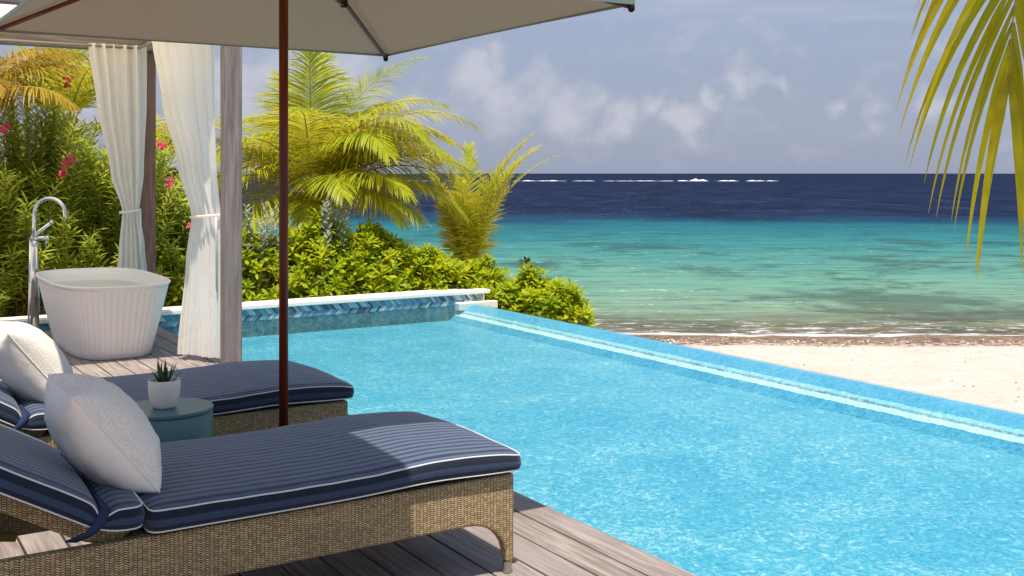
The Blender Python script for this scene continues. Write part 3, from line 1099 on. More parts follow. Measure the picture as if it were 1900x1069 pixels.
    fs += [(0, 1, 2, 3), tuple(len(vs) - 4 + q for q in (3, 2, 1, 0))]
    b.add(vs, fs); b.obj('strap', MAT['strap'], bc, recalc=True, smooth=True)
    return t


def make_pillow():
    """square pillow standing on its lower edge; local x out of its face, y across, z up along it"""
    n = 28
    S, T = .198, .124
    mb = MB(); uvs = []
    for side in (1, -1):
        o = len(mb.v)
        for i in range(n + 1):
            for j in range(n + 1):
                u, v = i / n * 2 - 1, j / n * 2 - 1
                U = math.sin(u * math.pi / 2); V = math.sin(v * math.pi / 2)
                pin = 1 - .075 * (1 - V * V) * abs(U) ** 3
                pin2 = 1 - .075 * (1 - U * U) * abs(V) ** 3
                th = T * (max(0, (1 - U * U) * (1 - V * V)) ** .42)
                wr = .008 * noise.noise(Vector((U * 3, V * 3, side * 5))) + .006 * noise.noise(Vector((U * 7, V * 7, side * 3)))
                edge = (1 - max(abs(U), abs(V)) ** 6)
                mb.v.append((side * th + wr * edge, U * pin * S, S + V * pin2 * S))
        for i in range(n):
            for j in range(n):
                q = (o + i * (n + 1) + j, o + (i + 1) * (n + 1) + j, o + (i + 1) * (n + 1) + j + 1, o + i * (n + 1) + j + 1)
                mb.f.append(q if side == 1 else q[::-1]); mb.mi.append(0 if side == 1 else 1)
    me = mb.mesh('cover', [MAT['knit'], MAT['linen']], smooth=True, weld=True)
    ul = me.uv_layers.new(name='uv')
    for p in me.polygons:
        for li in p.loop_indices:
            c = me.vertices[me.loops[li].vertex_index].co
            ul.data[li].uv = (c.y * 2, c.z * 2)
    seam = MB()
    pts = []
    for (a, b_, k) in (((-1, -1), (1, -1), n), ((1, -1), (1, 1), n), ((1, 1), (-1, 1), n), ((-1, 1), (-1, -1), n)):
        for i in range(k):
            u = a[0] + (b_[0] - a[0]) * i / k; v = a[1] + (b_[1] - a[1]) * i / k
            U = math.sin(u * math.pi / 2); V = math.sin(v * math.pi / 2)
            pts.append((0, U * (1 - .075 * (1 - V * V) * abs(U) ** 3) * S, S + V * (1 - .075 * (1 - U * U) * abs(V) ** 3) * S))
    seam.tube(pts, .0028, 6, closed=True)
    return me, seam.mesh('seam', MAT['linen'], smooth=True)


lg = make_lounger()
lg.location = (0, 3.20, 0)
lg2 = copy_tree(lg); lg2.location = (0, 4.63, 0)
for o, lb in ((lg, 'nearest wicker sun lounger with navy striped cushion, on the deck in the foreground'),
              (lg2, 'farther wicker sun lounger with navy striped cushion, beyond the teal side table')):
    o['label'] = lb; o['group'] = 'sun loungers side by side on the deck'

pm, sm = make_pillow()
for y, tw, lb in ((3.20, .0, 'plump white pillow leaning on the backrest of the nearest lounger'), (4.63, .06, 'plump white pillow leaning on the backrest of the farther lounger')):
    t = thing('pillow', lb, 'pillow', (.838, y + .290, .450), 0, 'white pillows on the loungers')
    c = link('cover', pm, t); s = link('seam', sm, c)
    t.rotation_euler = Euler((0, -rad(38), tw))

# ------------------------------------------------------------------ side table and potted plant
TX, TY, TZ = 1.125, 4.315, .485
t = thing('side_table', 'round teal grey drum side table between the two loungers', 'side table', (TX, TY, 0))
b = MB(); b.lathe([(.150, 0), (.158, .004), (.168, .10), (.174, .30), (.1755, TZ - .022), (.172, TZ - .017)], 56)
b.obj('drum', MAT['teal_paint'], t, smooth=True)
b = MB(); b.lathe([(.170, TZ - .0165), (.1765, TZ - .014), (.178, TZ - .010), (.178, TZ - .003), (.175, TZ), (.02, TZ + .0005)], 56)
b.obj('table_top', MAT['teal_paint'], t, smooth=False)
t = thing('potted_succulent', 'small white ribbed pot with a spiky green succulent on the side table', 'potted plant', (TX - .012, TY - .012, TZ + .001))
b = MB()
prof = [(.030, 0), (.040, .001), (.044, .006), (.052, .025), (.0585, .055), (.061, .085), (.0605, .108), (.059, .110), (.056, .108), (.0555, .085), (.050, .080)]
n = 72
for (r, z) in prof:
    for j in range(n):
        a = 2 * math.pi * j / n
        amp = .0007 if .004 < z < .104 and r > .045 else 0
        # crossing rope lines in low relief
        w = max(math.cos(6 * a + z * 40), math.cos(6 * a - z * 40))
        rr = r + amp * (2.2 if w > .93 else 0)
        b.v.append((rr * math.cos(a), rr * math.sin(a), z))
for i in range(len(prof) - 1):
    for j in range(n):
        j2 = (j + 1) % n
        b.f.append((i * n + j, i * n + j2, (i + 1) * n + j2, (i + 1) * n + j)); b.mi.append(0)
b.f.append(tuple(reversed(range(n)))); b.mi.append(0)
b.obj('pot', MAT['pot'], t, smooth=True)
b = MB(); b.lathe([(.0545, .080), (.054, .090), (.03, .093), (.001, .093)], 24, cap=False); b.obj('soil', MAT['soil'], t)
ra = random.Random(4)


def blade(mbx, base, az, tilt, L, w, bend, tint, thick=.25, seg=5):
    """one fleshy leaf with a V section"""
    d = Vector((math.cos(az), math.sin(az), 0)); sd = Vector((-math.sin(az), math.cos(az), 0))
    p = Vector(base); e = tilt; o = len(mbx.v)
    for i in range(seg + 1):
        f = i / seg
        ww = w * (1 - f ** 2.2) * (1 if f > 0 else .9) + .0004
        up = Vector((0, 0, 1)) * math.cos(e) - d * math.sin(e) * 0
        tan = d * math.cos(e) + Vector((0, 0, 1)) * math.sin(e)
        nrm = -d * math.sin(e) + Vector((0, 0, 1)) * math.cos(e)
        mbx.v += [tuple(p - sd * ww), tuple(p - nrm * ww * thick * 2), tuple(p + sd * ww), tuple(p - nrm * ww * thick * .2)]
        mbx.col += [(min(1, tint + .5 * f ** 4),) * 3] * 4
        p = p + tan * (L / seg); e += bend / seg
    for i in range(seg):
        for j in range(4):
            mbx.f.append((o + i * 4 + j, o + i * 4 + (j + 1) % 4, o + (i + 1) * 4 + (j + 1) % 4, o + (i + 1) * 4 + j)); mbx.mi.append(0)


for i in range(15):
    mb = MB(); mb.col = []
    az = i * 2.4 + ra.uniform(-.25, .25)
    ring_ = i / 15
    blade(mb, (.012 * math.cos(az), .012 * math.sin(az), .088), az, rad(86 - 46 * ring_ + ra.uniform(-6, 6)), ra.uniform(.07, .105) * (1.05 - .2 * abs(ring_ - .5)), .0082, rad(ra.uniform(-14, 16)), ra.uniform(.1, .6))
    mb.obj('leaf', MAT['aloe'], t, smooth=False)

# ------------------------------------------------------------------ bathtub and its tap
TUBX, TUBY = 1.875, 9.20
t = thing('bathtub', 'white fluted freestanding bathtub filled with water under the pergola', 'bathtub', (TUBX, TUBY, 0))
MAT['tub'] = plain('matt_white_composite', rgb(244, 238, 228), .38, .4, 0, .02, 3)
MAT['tub_water'] = m_water('still_bath_water', (.93, 1.0, .97, 1), .05, 1, .6)


def super_ring(a, b_, z, n, ex=3.2, flute=0.0, nf=96):
    out = []
    for j in range(n):
        th = 2 * math.pi * j / n
        c, s_ = math.cos(th), math.sin(th)
        x = a * math.copysign(abs(c) ** (2 / ex), c); y = b_ * math.copysign(abs(s_) ** (2 / ex), s_)
        out.append([x, y, z])
    # even spacing along the perimeter
    ps = [Vector(p) for p in out]; ps.append(ps[0])
    acc = [0]
    for i in range(n): acc.append(acc[-1] + (ps[i + 1] - ps[i]).length)
    res = []; k = 0
    for j in range(n):
        target = acc[-1] * j / n
        while acc[k + 1] < target: k += 1
        f = (target - acc[k]) / max(1e-9, acc[k + 1] - acc[k])
        res.append(ps[k].lerp(ps[k + 1], f))
    if flute:
        cp = list(res)
        for j in range(n):
            tn = (cp[(j + 1) % n] - cp[j - 1]).normalized(); nr = Vector((tn.y, -tn.x, 0))
            ph = (j * nf / n) % 1.0
            res[j] = cp[j] - nr * flute * (1 - abs(math.sin(math.pi * ph)) ** .55)
    return res


def skin(mbx, rings, closed_first=False, closed_last=False, mi=0):
    n = len(rings[0]); o = len(mbx.v)
    for r in rings: mbx.v += [tuple(p) for p in r]
    for i in range(len(rings) - 1):
        for j in range(n):
            j2 = (j + 1) % n
            mbx.f.append((o + i * n + j, o + i * n + j2, o + (i + 1) * n + j2, o + (i + 1) * n + j)); mbx.mi.append(mi)
    if closed_first: mbx.f.append(tuple(o + j for j in reversed(range(n)))); mbx.mi.append(mi)
    if closed_last: mbx.f.append(tuple(o + (len(rings) - 1) * n + j for j in range(n))); mbx.mi.append(mi)


NF = 92; NR = NF * 8
RA, RB, RH = .44, .91, .565
rings = []
for i in range(13):
    f = i / 12
    a = .300 + (.423 - .300) * (f ** .92); b_ = .730 + (.887 - .730) * (f ** .92)
    z = .008 + (RH - .030 - .008) * f
    fl = .0115 * min(1, f * 9) * min(1, (1 - f) * 14 + .0)
    rings.append(super_ring(a, b_, z, NR, 3.3, fl, NF))
rings.insert(0, super_ring(.288, .718, .0, NR, 3.3))
mb = MB(); skin(mb, rings, closed_first=True)
mb.obj('fluted_shell', MAT['tub'], t, smooth=True)
mb = MB()
rr = [super_ring(RA - .018, RB - .024, RH - .032, 256), super_ring(RA - .004, RB - .006, RH - .014, 256), super_ring(RA, RB, RH - .004, 256), super_ring(RA - .003, RB - .003, RH, 256), super_ring(RA - .016, RB - .016, RH + .001, 256), super_ring(RA - .026, RB - .026, RH - .003, 256),
      super_ring(RA - .045, RB - .05, RH - .06, 256), super_ring(RA - .075, RB - .095, RH - .20, 256), super_ring(RA - .12, RB - .18, RH - .36, 256), super_ring(RA - .18, RB - .28, RH - .40, 256), super_ring(.08, .2, RH - .405, 256)]
skin(mb, rr, closed_last=True)
mb.obj('basin', MAT['tub'], t, smooth=True)
mb = MB(); skin(mb, [super_ring(RA - .060, RB - .070, RH - .10, 128)], closed_last=True)
mb.obj('bath_water', MAT['tub_water'], t)

t = thing('bath_tap', 'tall chrome freestanding bath tap with gooseneck spout behind the tub', 'tap', (1.535, 10.24, 0))
# the spout points along the tub rim
ux = Vector((.80, -.60, 0)).normalized()


def tp(h, z): return (ux.x * h, ux.y * h, z)


b = MB(); b.lathe([(.085, 0), (.085, .006), (.06, .009), (.045, .010)], 36); b.obj('base_plate', MAT['steel'], t)
b = MB(); b.lathe([(.036, .010), (.036, .55), (.033, .60), (.030, .76), (.030, .80), (.016, .815)], 28); b.obj('column', MAT['chrome'], t, smooth=True)
pts = [tp(-.005, .80), tp(-.005, .95), tp(-.005, 1.05)]
for i in range(0, 17):
    a = math.pi - i / 16 * math.pi * 1.04
    pts.append(tp(.135 + .14 * math.cos(a), 1.05 + .135 * math.sin(a)))
pts.append(tp(.276, 1.00))
b = MB(); b.tube(pts, .0165, 14); b.obj('spout', MAT['chrome'], t, smooth=True)
b = MB(); b.tube([tp(-.02, .835), tp(.11, .835)], .020, 14); b.tube([tp(.10, .835), tp(.13, .835)], .026, 14); b.obj('mixer_body', MAT['chrome'], t, smooth=True)
b = MB(); b.tube([tp(.115, .835), tp(.095, .76)], .007, 10); b.obj('lever', MAT['chrome'], t, smooth=True)
b = MB(); b.tube([tp(-.035, .82), tp(-.02, .85), tp(.14, .965)], [.014, .016, .0155], 12); b.tube([tp(.14, .965), tp(.165, .982)], .018, 12); b.obj('hand_shower', MAT['chrome'], t, smooth=True)
pts = []
for i in range(25):
    f = i / 24
    a = f * math.pi
    pts.append(tp(-.035 - .028 * math.sin(a) - .01 * f, .82 - .72 * math.sin(a) ** .5 if False else .82 - .74 * (1 - (2 * f - 1) ** 4) ** .5 * (1 if True else 0)))
b = MB(); b.tube(pts, .007, 8); b.obj('hose', MAT['chrome'], t, smooth=True)

# ------------------------------------------------------------------ pergola and curtains
t = thing('pergola', 'weathered timber pergola with cream shade cloth over the bathtub', 'pergola', (0, 0, 0))
PX0, PX1, PYa, PYb, PT = -1.05, 2.55, 7.70, 10.27, 2.64
for (x, y, m_, ) in ((PX1 - .125, PYa, 'post'), (PX1 - .125, PYb - .125, 'brown_post'), (PX0, PYa, 'post'), (PX0, PYb - .125, 'post')):
    b = MB(); b.box(x, x + .125, y, y + .125, 0.002, PT - .13); b.obj('post', MAT[m_], t, bevel=.006)
MAT['beam_y'] = m_wood('grey_timber_beam_long', rgb(104, 92, 88), rgb(150, 138, 132), rgb(126, 116, 112), 'Y')
for y in (PYa, PYb - .10):
    b = MB(); b.box(PX0 - .0, PX1, y + .003, y + .10, PT - .128, PT); b.obj('beam', MAT['beam'], t, bevel=.005)
for x in (PX0, PX1 - .10):
    b = MB(); b.box(x + .003, x + .097, PYa + .103, PYb - .103, PT - .126, PT - .002); b.obj('beam', MAT['beam_y'], t, bevel=.005)
b = MB()
nx, ny = 10, 24
for i in range(nx + 1):
    for j in range(ny + 1):
        x = PX0 + .06 + (PX1 - PX0 - .12) * i / nx; y = PYa + .06 + (PYb - PYa - .12) * j / ny
        b.v.append((x, y, PT + .035 - .05 * abs(math.sin(j / ny * math.pi * 4)) ** .8 * .6 + .02))
for i in range(nx):
    for j in range(ny):
        b.f.append((i * (ny + 1) + j, (i + 1) * (ny + 1) + j, (i + 1) * (ny + 1) + j + 1, i * (ny + 1) + j + 1)); b.mi.append(0)
b.obj('shade_cloth', MAT['shade'], t, smooth=True)
RZ = PT - .105
b = MB(); b.tube([(PX0 + .1, PYb - .165, RZ), (PX1 - .165, PYb - .165, RZ)], .013, 10); b.obj('curtain_rod', MAT['rod'], t, smooth=True)
b = MB(); b.tube([(PX1 - .165, PYa + .13, RZ), (PX1 - .165, PYb - .168, RZ)], .013, 10); b.obj('curtain_rod', MAT['rod'], t, smooth=True)


def curtain(name, label, levels, nf, tie, seed, nrm):
    """levels: (z, left point, right point, depth of the folds); the cloth hangs through them"""
    t = thing(name, label, 'curtain', (0, 0, 0), 0, 'cream curtains tied back on the pergola')
    rc = random.Random(seed)
    ph = [rc.uniform(0, 6.28) for _ in range(4)]
    nz, nw = 80, 150
    mb = MB()
    zs = [l[0] for l in levels]

    def interp(z):
        for a, b_ in zip(levels[:-1], levels[1:]):
            if a[0] >= z >= b_[0]:
                f = (a[0] - z) / (a[0] - b_[0]); f = f * f * (3 - 2 * f) * .6 + f * .4
                return (Vector(a[1]).lerp(Vector(b_[1]), f), Vector(a[2]).lerp(Vector(b_[2]), f), a[3] + (b_[3] - a[3]) * f)
        return Vector(levels[-1][1]), Vector(levels[-1][2]), levels[-1][3]
    for i in range(nz + 1):
        z = zs[0] + (zs[-1] - zs[0]) * i / nz
        L, R_, amp = interp(z)
        ax = (R_ - L); n2 = Vector(nrm).normalized()
        for j in range(nw + 1):
            w = j / nw
            wv = w + .018 * math.sin(5 * w + ph[0]) + .012 * math.sin(z * 2.3 + w * 9 + ph[1])
            fold = math.sin(2 * math.pi * nf * wv + .5 * math.sin(z * 1.2 + ph[2]))
            fold = math.copysign(abs(fold) ** .75, fold)
            a2 = 1.55 * amp * (.65 + .35 * math.sin(11 * w + ph[3]))
            side = ax.normalized() * (amp * .45 * math.sin(4 * math.pi * nf * wv + 1.0))
            p = L + ax * w + n2 * fold * a2 + side
            mb.v.append((p.x, p.y, z))
    for i in range(nz):
        for j in range(nw):
            q = (i * (nw + 1) + j, i * (nw + 1) + j + 1, (i + 1) * (nw + 1) + j + 1, (i + 1) * (nw + 1) + j)
            mb.f.append(q); mb.mi.append(0)
    mb.obj('cloth', MAT['curtain'], t, smooth=True)
    # tie band round the waist
    z, c, a, b_ = tie
    c = Vector(c); b2 = MB()
    dirv = Vector((a[0], a[1], 0)); n2 = Vector(nrm).normalized() * b_
    top = [c + dirv * math.cos(k / 24 * 2 * math.pi) + n2 * math.sin(k / 24 * 2 * math.pi) + Vector((0, 0, .012 * math.cos(k / 24 * 2 * math.pi))) for k in range(24)]
    b2.tube(top, .012, 6, closed=True)
    b2.obj('tie_band', MAT['curtain'], t, smooth=True)
    end = c + dirv * .9 + n2 * .8
    b2 = MB(); b2.tube([end, end + Vector((.0, -.01, -.12)), end + Vector((.005, -.005, -.55))], .008, 6); b2.obj('tie_end', MAT['curtain'], t, smooth=True)
    return t


RX = PX1 - .165
curtain('curtain', 'cream curtain tied to the grey pergola post beside the pool',
        [(RZ + .02, (RX, 9.45, 0), (RX, 7.86, 0), .045), (2.0, (RX - .02, 9.05, 0), (RX, 7.86, 0), .045), (1.45, (RX - .03, 8.55, 0), (RX + .02, 7.88, 0), .035), (1.08, (2.345, 8.22, 0), (2.455, 7.92, 0), .016), (.75, (2.32, 8.25, 0), (2.46, 7.90, 0), .022), (.04, (2.265, 8.25, 0), (2.465, 7.86, 0), .030)],
        7, (1.08, (2.40, 8.07, 1.08), (.065, -.165), .05), 2, (-1, -.3, 0))
RY = PYb - .165
curtain('curtain', 'cream curtain tied back at the brown corner post behind the tub',
        [(RZ + .02, (1.96, RY, 0), (2.44, RY, 0), .035), (2.0, (2.02, RY, 0), (2.44, RY, 0), .035), (1.4, (2.13, RY, 0), (2.42, RY, 0), .03), (1.06, (2.235, RY - .02, 0), (2.385, RY, 0), .016), (.75, (2.215, RY, 0), (2.43, RY, 0), .02), (.04, (2.15, RY, 0), (2.50, RY - .02, 0), .03)],
        5, (1.06, (2.31, RY - .01, 1.06), (.088, .0), .05), 5, (0, -1, 0))


# ------------------------------------------------------------------ parasols
def make_umbrella():
    t = thing('parasol', 'x', 'parasol')
    HX_, HY_, ZE, ZP = .985, 1.075, 2.05, 2.47
    b = MB(); n = 14
    cs = [(HX_, HY_), (-HX_, HY_), (-HX_, -HY_), (HX_, -HY_)]
    for q in range(4):
        c0, c1 = Vector(cs[q]), Vector(cs[(q + 1) % 4])
        for i in range(n + 1):
            f = i / n                                     # from the peak outwards
            for j in range(n + 1):
                g = j / n
                p = c0.lerp(c1, g) * f
                sag = .028 * math.sin(math.pi * g) * math.sin(math.pi * min(1, f * .93)) * f
                pull = 1 - .022 * math.sin(math.pi * g) * f ** 4
                z = ZP + (ZE - ZP) * f + .010 * math.sin(math.pi * f) - sag
                b.v.append((p.x * pull, p.y * pull, z))
        o = q * (n + 1) ** 2
        for i in range(n):
            for j in range(n):
                b.f.append((o + i * (n + 1) + j, o + (i + 1) * (n + 1) + j, o + (i + 1) * (n + 1) + j + 1, o + i * (n + 1) + j + 1)); b.mi.append(0)
    canopy = b.obj('canopy', MAT['canopy'], t, smooth=True, weld=True)
    b = MB()
    for q in range(4):
        c0, c1 = Vector(cs[q]), Vector(cs[(q + 1) % 4])
        m2 = 20; vs = []; fs = []
        for j in range(m2 + 1):
            g = j / m2
            p = c0.lerp(c1, g) * (1 - .022 * math.sin(math.pi * g))
            nrm = Vector((-(c1 - c0).y, (c1 - c0).x)).normalized() * -.003
            vs += [(p.x, p.y, ZE + .006), (p.x + nrm.x, p.y + nrm.y, ZE + .006), (p.x + nrm.x, p.y + nrm.y, ZE - .012), (p.x, p.y, ZE - .012)]
        for j in range(m2):
            for k_ in range(4): fs.append((j * 4 + k_, j * 4 + (k_ + 1) % 4, (j + 1) * 4 + (k_ + 1) % 4, (j + 1) * 4 + k_))
        b.add(vs, fs)
    b.obj('hem', MAT['hem'], canopy, recalc=True)
    b = MB(); b.lathe([(.019, .05), (.019, 1.3), (.019, ZP - .03)], 20); b.obj('pole', MAT['mahogany'], t, smooth=True)
    for q in range(4):
        c = Vector(cs[q])
        b = MB()
        pts = [Vector((c.x * f, c.y * f, ZP + (ZE - ZP) * f - .022)) for f in (.03, .25, .5, .75, .985)]
        b.tube(pts, .0105, 8); r_ = b.obj('rib', MAT['mahogany'], t, smooth=True)
        b = MB(); b.tube([Vector((c.x * .02, c.y * .02, 2.27)), Vector((c.x * .52, c.y * .52, ZP + (ZE - ZP) * .52 - .04))], .009, 8); b.obj('strut', MAT['mahogany'], t, smooth=True)
        b = MB(); f = .52; b.box(c.x * f - .014, c.x * f + .014, c.y * f - .014, c.y * f + .014, ZP + (ZE - ZP) * f - .05, ZP + (ZE - ZP) * f - .012); b.obj('bracket', MAT['dark'], r_, bevel=.004)
        b = MB(); f = .992; b.lathe([(.004, ZE - .040), (.012, ZE - .034), (.014, ZE - .022), (.011, ZE - .006)], 12, (c.x * f, c.y * f)); b.obj('tip', MAT['dark'], r_, smooth=True)
    b = MB(); b.lathe([(.036, 2.24), (.036, 2.31), (.024, 2.33)], 20); b.obj('runner', MAT['mahogany'], t, smooth=True)
    b = MB(); b.lathe([(.040, ZP - .07), (.040, ZP - .01), (.02, ZP + .03), (.008, ZP + .08)], 20); b.obj('hub', MAT['mahogany'], t, smooth=True)
    b = MB(); b.lathe([(.20, 0.001), (.20, .035), (.19, .045), (.035, .05), (.030, .14), (.022, .15)], 36); b.obj('base', MAT['dark'], t)
    return t


um = make_umbrella()
um.location = (1.595, 4.290, 0)
um['label'] = 'taupe square parasol on a dark wooden pole between the two loungers'

# unseen canopy, added above and left of the view to shade the near deck
t = thing('added_shade_canopy', 'unseen canopy added to shade the foreground deck', 'added_shade_canopy', (-1.9, 1.2, 0))
b = MB()
for i in range(13):
    for j in range(11):
        x = .05 + 3.17 * i / 12; y = .9 + 1.22 * j / 10
        b.v.append((x, y, 2.62 - .10 * i / 12 - .035 * math.sin(math.pi * j / 10)))
for i in range(12):
    for j in range(10):
        b.f.append((i * 11 + j, (i + 1) * 11 + j, (i + 1) * 11 + j + 1, i * 11 + j + 1)); b.mi.append(0)
b.obj('cloth', MAT['canopy'], t, smooth=True)
for y in (.94, 2.08):
    b = MB(); b.box(-.05, .05, y - .05, y + .05, .001, 2.66); b.obj('post', MAT['post'], t, bevel=.005)
    b = MB(); b.tube([(.05, y, 2.60), (3.2, y, 2.50)], .02, 8); b.obj('arm', MAT['rod'], t, smooth=True)
b = MB(); b.tube([(3.22, .9, 2.51), (3.22, 2.12, 2.51)], .022, 8); b.obj('front_bar', MAT['rod'], t, smooth=True)

# ------------------------------------------------------------------ vegetation
UP = Vector((0, 0, 1))


def frond_mesh(rng, L, az, el, droop, n, leafL, leafW, mat, hang=.55, vee=.25, tint=(.35, .8), roll=0.0, tipdry=.3, start=.14, seg=4, rach=.014, angle=(74, 24)):
    """one pinnate frond as its own mesh: an arching rib and two rows of leaflets; starts at the origin"""
    mb = MB(); mb.col = []
    K = 18
    h = Vector((math.cos(az), math.sin(az), 0))
    pts = [Vector((0, 0, 0))]; tans = []
    for i in range(K):
        f = i / K
        e = el - droop * f ** 1.35
        tn = h * math.cos(e) + UP * math.sin(e)
        tans.append(tn); pts.append(pts[-1] + tn * (L / K))
    tans.append(tans[-1])
    rr = [rach * (1 - .85 * i / K) + .001 for i in range(K + 1)]
    o0 = len(mb.v); mb.tube(pts, rr, 5, caps=False, mi=1); mb.col += [(.5, .5, .5)] * (len(mb.v) - o0)

    def at(f):
        x = f * K; i = min(int(x), K - 1); g = x - i
        return pts[i].lerp(pts[i + 1], g), tans[i].lerp(tans[i + 1], g).normalized()
    for k in range(n):
        f = start + (1 - start) * (k + .5) / n
        p, tn = at(f)
        side0 = h.cross(UP).normalized()
        nrm = side0.cross(tn).normalized()
        if nrm.z < 0 and abs(tn.z) < .99: nrm = nrm * 1
        for sg in (-1, 1):
            sd = (side0 * math.cos(roll) + nrm * math.sin(roll)) * sg
            g = (f - start) / (1 - start)
            prof = (.55 + .45 * math.sin(math.pi * min(1, g * 1.25 + .12))) * (1 - .55 * g ** 3)
            ll = leafL * prof * rng.uniform(.86, 1.1)
            a = rad(angle[0] + (angle[1] - angle[0]) * g ** 1.2 + rng.uniform(-6, 6))
            d = (tn * math.cos(a) + sd * math.sin(a) + nrm * vee * rng.uniform(.5, 1.2)).normalized()
            wv = d.cross(nrm)
            if wv.length < .05: wv = tn.copy()
            wv.normalize()
            t0 = rng.uniform(*tint)
            q = p.copy(); o = len(mb.v)
            hg = hang * rng.uniform(.7, 1.3)
            for s_ in range(seg + 1):
                u = s_ / seg
                w = leafW * (1 - .15 * u if u < .3 else 1.1 - .5 * u) * (1 if s_ < seg else .06) * (.55 if s_ == 0 else 1)
                mb.v += [tuple(q - wv * w * .5), tuple(q + wv * w * .5)]
                tv = min(1, t0 + tipdry * u ** 3 * rng.uniform(.3, 1.3))
                mb.col += [(tv,) * 3] * 2
                d = (d - UP * hg * (1.0 / seg) * (1.0 + u)).normalized()
                q = q + d * (ll / seg)
            for s_ in range(seg):
                mb.f.append((o + s_ * 2, o + s_ * 2 + 1, o + s_ * 2 + 3, o + s_ * 2 + 2)); mb.mi.append(0)
    return mb.mesh('frond', [mat, MAT['rachis']])


def trunk_mesh(h, r0, r1, lean=(0, 0)):
    mb = MB()
    K = max(6, int(h / .07))
    pts = []; rs_ = []
    for i in range(K + 1):
        f = i / K
        pts.append(Vector((lean[0] * f * f, lean[1] * f * f, h * f - .05))); rs_.append((r0 + (r1 - r0) * f) * (1.0 + (.10 if i % 2 else -.04)))
    mb.tube(pts, rs_, 12)
    return mb.mesh('trunk', MAT['bark'], smooth=False)


def palm(label, base, th, fronds, seed, r0=.16, r1=.12, lean=(0, 0), boots=10):
    rng = random.Random(seed)
    t = thing('palm_tree', label, 'palm tree', base)
    link('trunk', trunk_mesh(th, r0, r1, lean), t)
    top = Vector((lean[0], lean[1], th - .06))
    for i in range(boots):
        a = rng.uniform(0, 6.28); L = rng.uniform(.14, .3)
        mb = MB(); o = top + Vector((math.cos(a) * r1 * .7, math.sin(a) * r1 * .7, rng.uniform(-.3, .02)))
        d = Vector((math.cos(a), math.sin(a), rng.uniform(.3, 1.0))).normalized()
        mb.tube([o, o + d * L * .5, o + d * L + Vector((0, 0, -.03))], [.05, .04, .022], 6); mb.obj('leaf_boot', MAT['bark'], t)
    for fr in fronds:
        fr = dict(fr)
        az, el = rad(fr.pop('az')), rad(fr.pop('el'))
        me = frond_mesh(rng, fr.pop('L'), az, el, rad(fr.pop('droop')), fr.pop('n', 62), fr.pop('ll', .62), fr.pop('lw', .028), fr.pop('mat', MAT['palm']), **fr)
        o = link('frond', me, t)
        o.location = top + Vector((math.cos(az) * r1 * .6, math.sin(az) * r1 * .6, 0))
    return t


# azimuths: 0 = world +X. Right in the picture is about -32 degrees, away is 58, towards the camera is -122.
RGT, AWY, LFT, TOW = -32.3, 57.7, 147.7, -122.3
g = shore(-2.62, 13.9)
F = []
rp = random.Random(14)
for (a, e, L, dr) in ((RGT + 8, 64, 2.75, 92), (RGT - 26, 52, 2.55, 92), (RGT + 34, 60, 2.6, 88), (RGT - 8, 38, 2.5, 70), (RGT + 60, 70, 2.5, 75), (AWY + 10, 62, 2.5, 80), (AWY + 40, 66, 2.4, 75),
                      (LFT + 10, 62, 2.0, 90), (LFT - 20, 48, 1.9, 95), (LFT + 38, 55, 2.0, 100), (TOW, 72, 2.2, 85), (TOW + 35, 60, 2.3, 100), (TOW - 30, 60, 2.1, 100), (TOW + 62, 55, 2.45, 90), (LFT - 55, 78, 2.3, 50), (RGT + 20, 80, 2.7, 62),
                      (TOW + 20, 30, 1.9, 65), (LFT + 60, 32, 1.7, 70), (RGT - 45, 28, 2.2, 60), (RGT + 15, 22, 2.0, 55), (AWY, 84, 2.5, 40), (RGT - 15, 70, 2.6, 85), (TOW + 4, 86, 2.25, 26), (RGT - 35, 64, 2.5, 96), (RGT + 48, 48, 2.4, 80), (RGT - 4, 58, 2.85, 108), (RGT + 22, 52, 2.8, 102), (RGT - 10, 25, 2.3, 72), (RGT + 10, 34, 2.6, 86), (TOW + 50, 18, 1.8, 62), (TOW + 10, 8, 1.4, 60), (RGT - 30, 14, 2.0, 52), (TOW - 20, 12, 1.5, 60)):
    F.append(dict(az=a + rp.uniform(-5, 5), el=e, L=L * .92 * rp.uniform(.94, 1.05), droop=dr * 1.12, n=88, ll=.80, lw=.019, hang=.58, tint=(.15, .85), tipdry=.24, roll=rp.uniform(-.4, .4)))
palm('bushy coconut palm behind the pool wall, its fronds arching right over the shrubs', (g.x, g.y, -.55), 1.72, F, 31, .20, .15, (.05, .0), 16)

g = shore(-.62, 15.2)
F = []
for (a, e, L, dr, tl) in ((TOW - 6, 86, 1.55, 70, .36), (RGT + 12, 80, 2.2, 62, .46), (RGT - 18, 80, 2.0, 56, .44), (RGT + 40, 76, 1.8, 60, .42), (LFT + 10, 76, 1.5, 50, .4), (LFT - 30, 78, 1.6, 50, .4),
                      (AWY, 82, 1.9, 40, .4), (LFT + 30, 86, 1.5, 20, .2), (RGT + 2, 74, 2.1, 76, .46), (RGT + 26, 76, 2.1, 66, .46), (TOW - 30, 78, 1.5, 70, .36)):
    F.append(dict(az=a, el=min(88, e + 7), L=L * 1.08, droop=dr * .82, n=60, ll=tl * 1.35, lw=.020, hang=.32, tint=(.30, .85), tipdry=.25, start=.18, vee=.3))
palm('small young palm with upright yellow-green fronds at the right end of the palms', (g.x, g.y, -.72), .62, F, 8, .09, .07, (0, 0), 4)

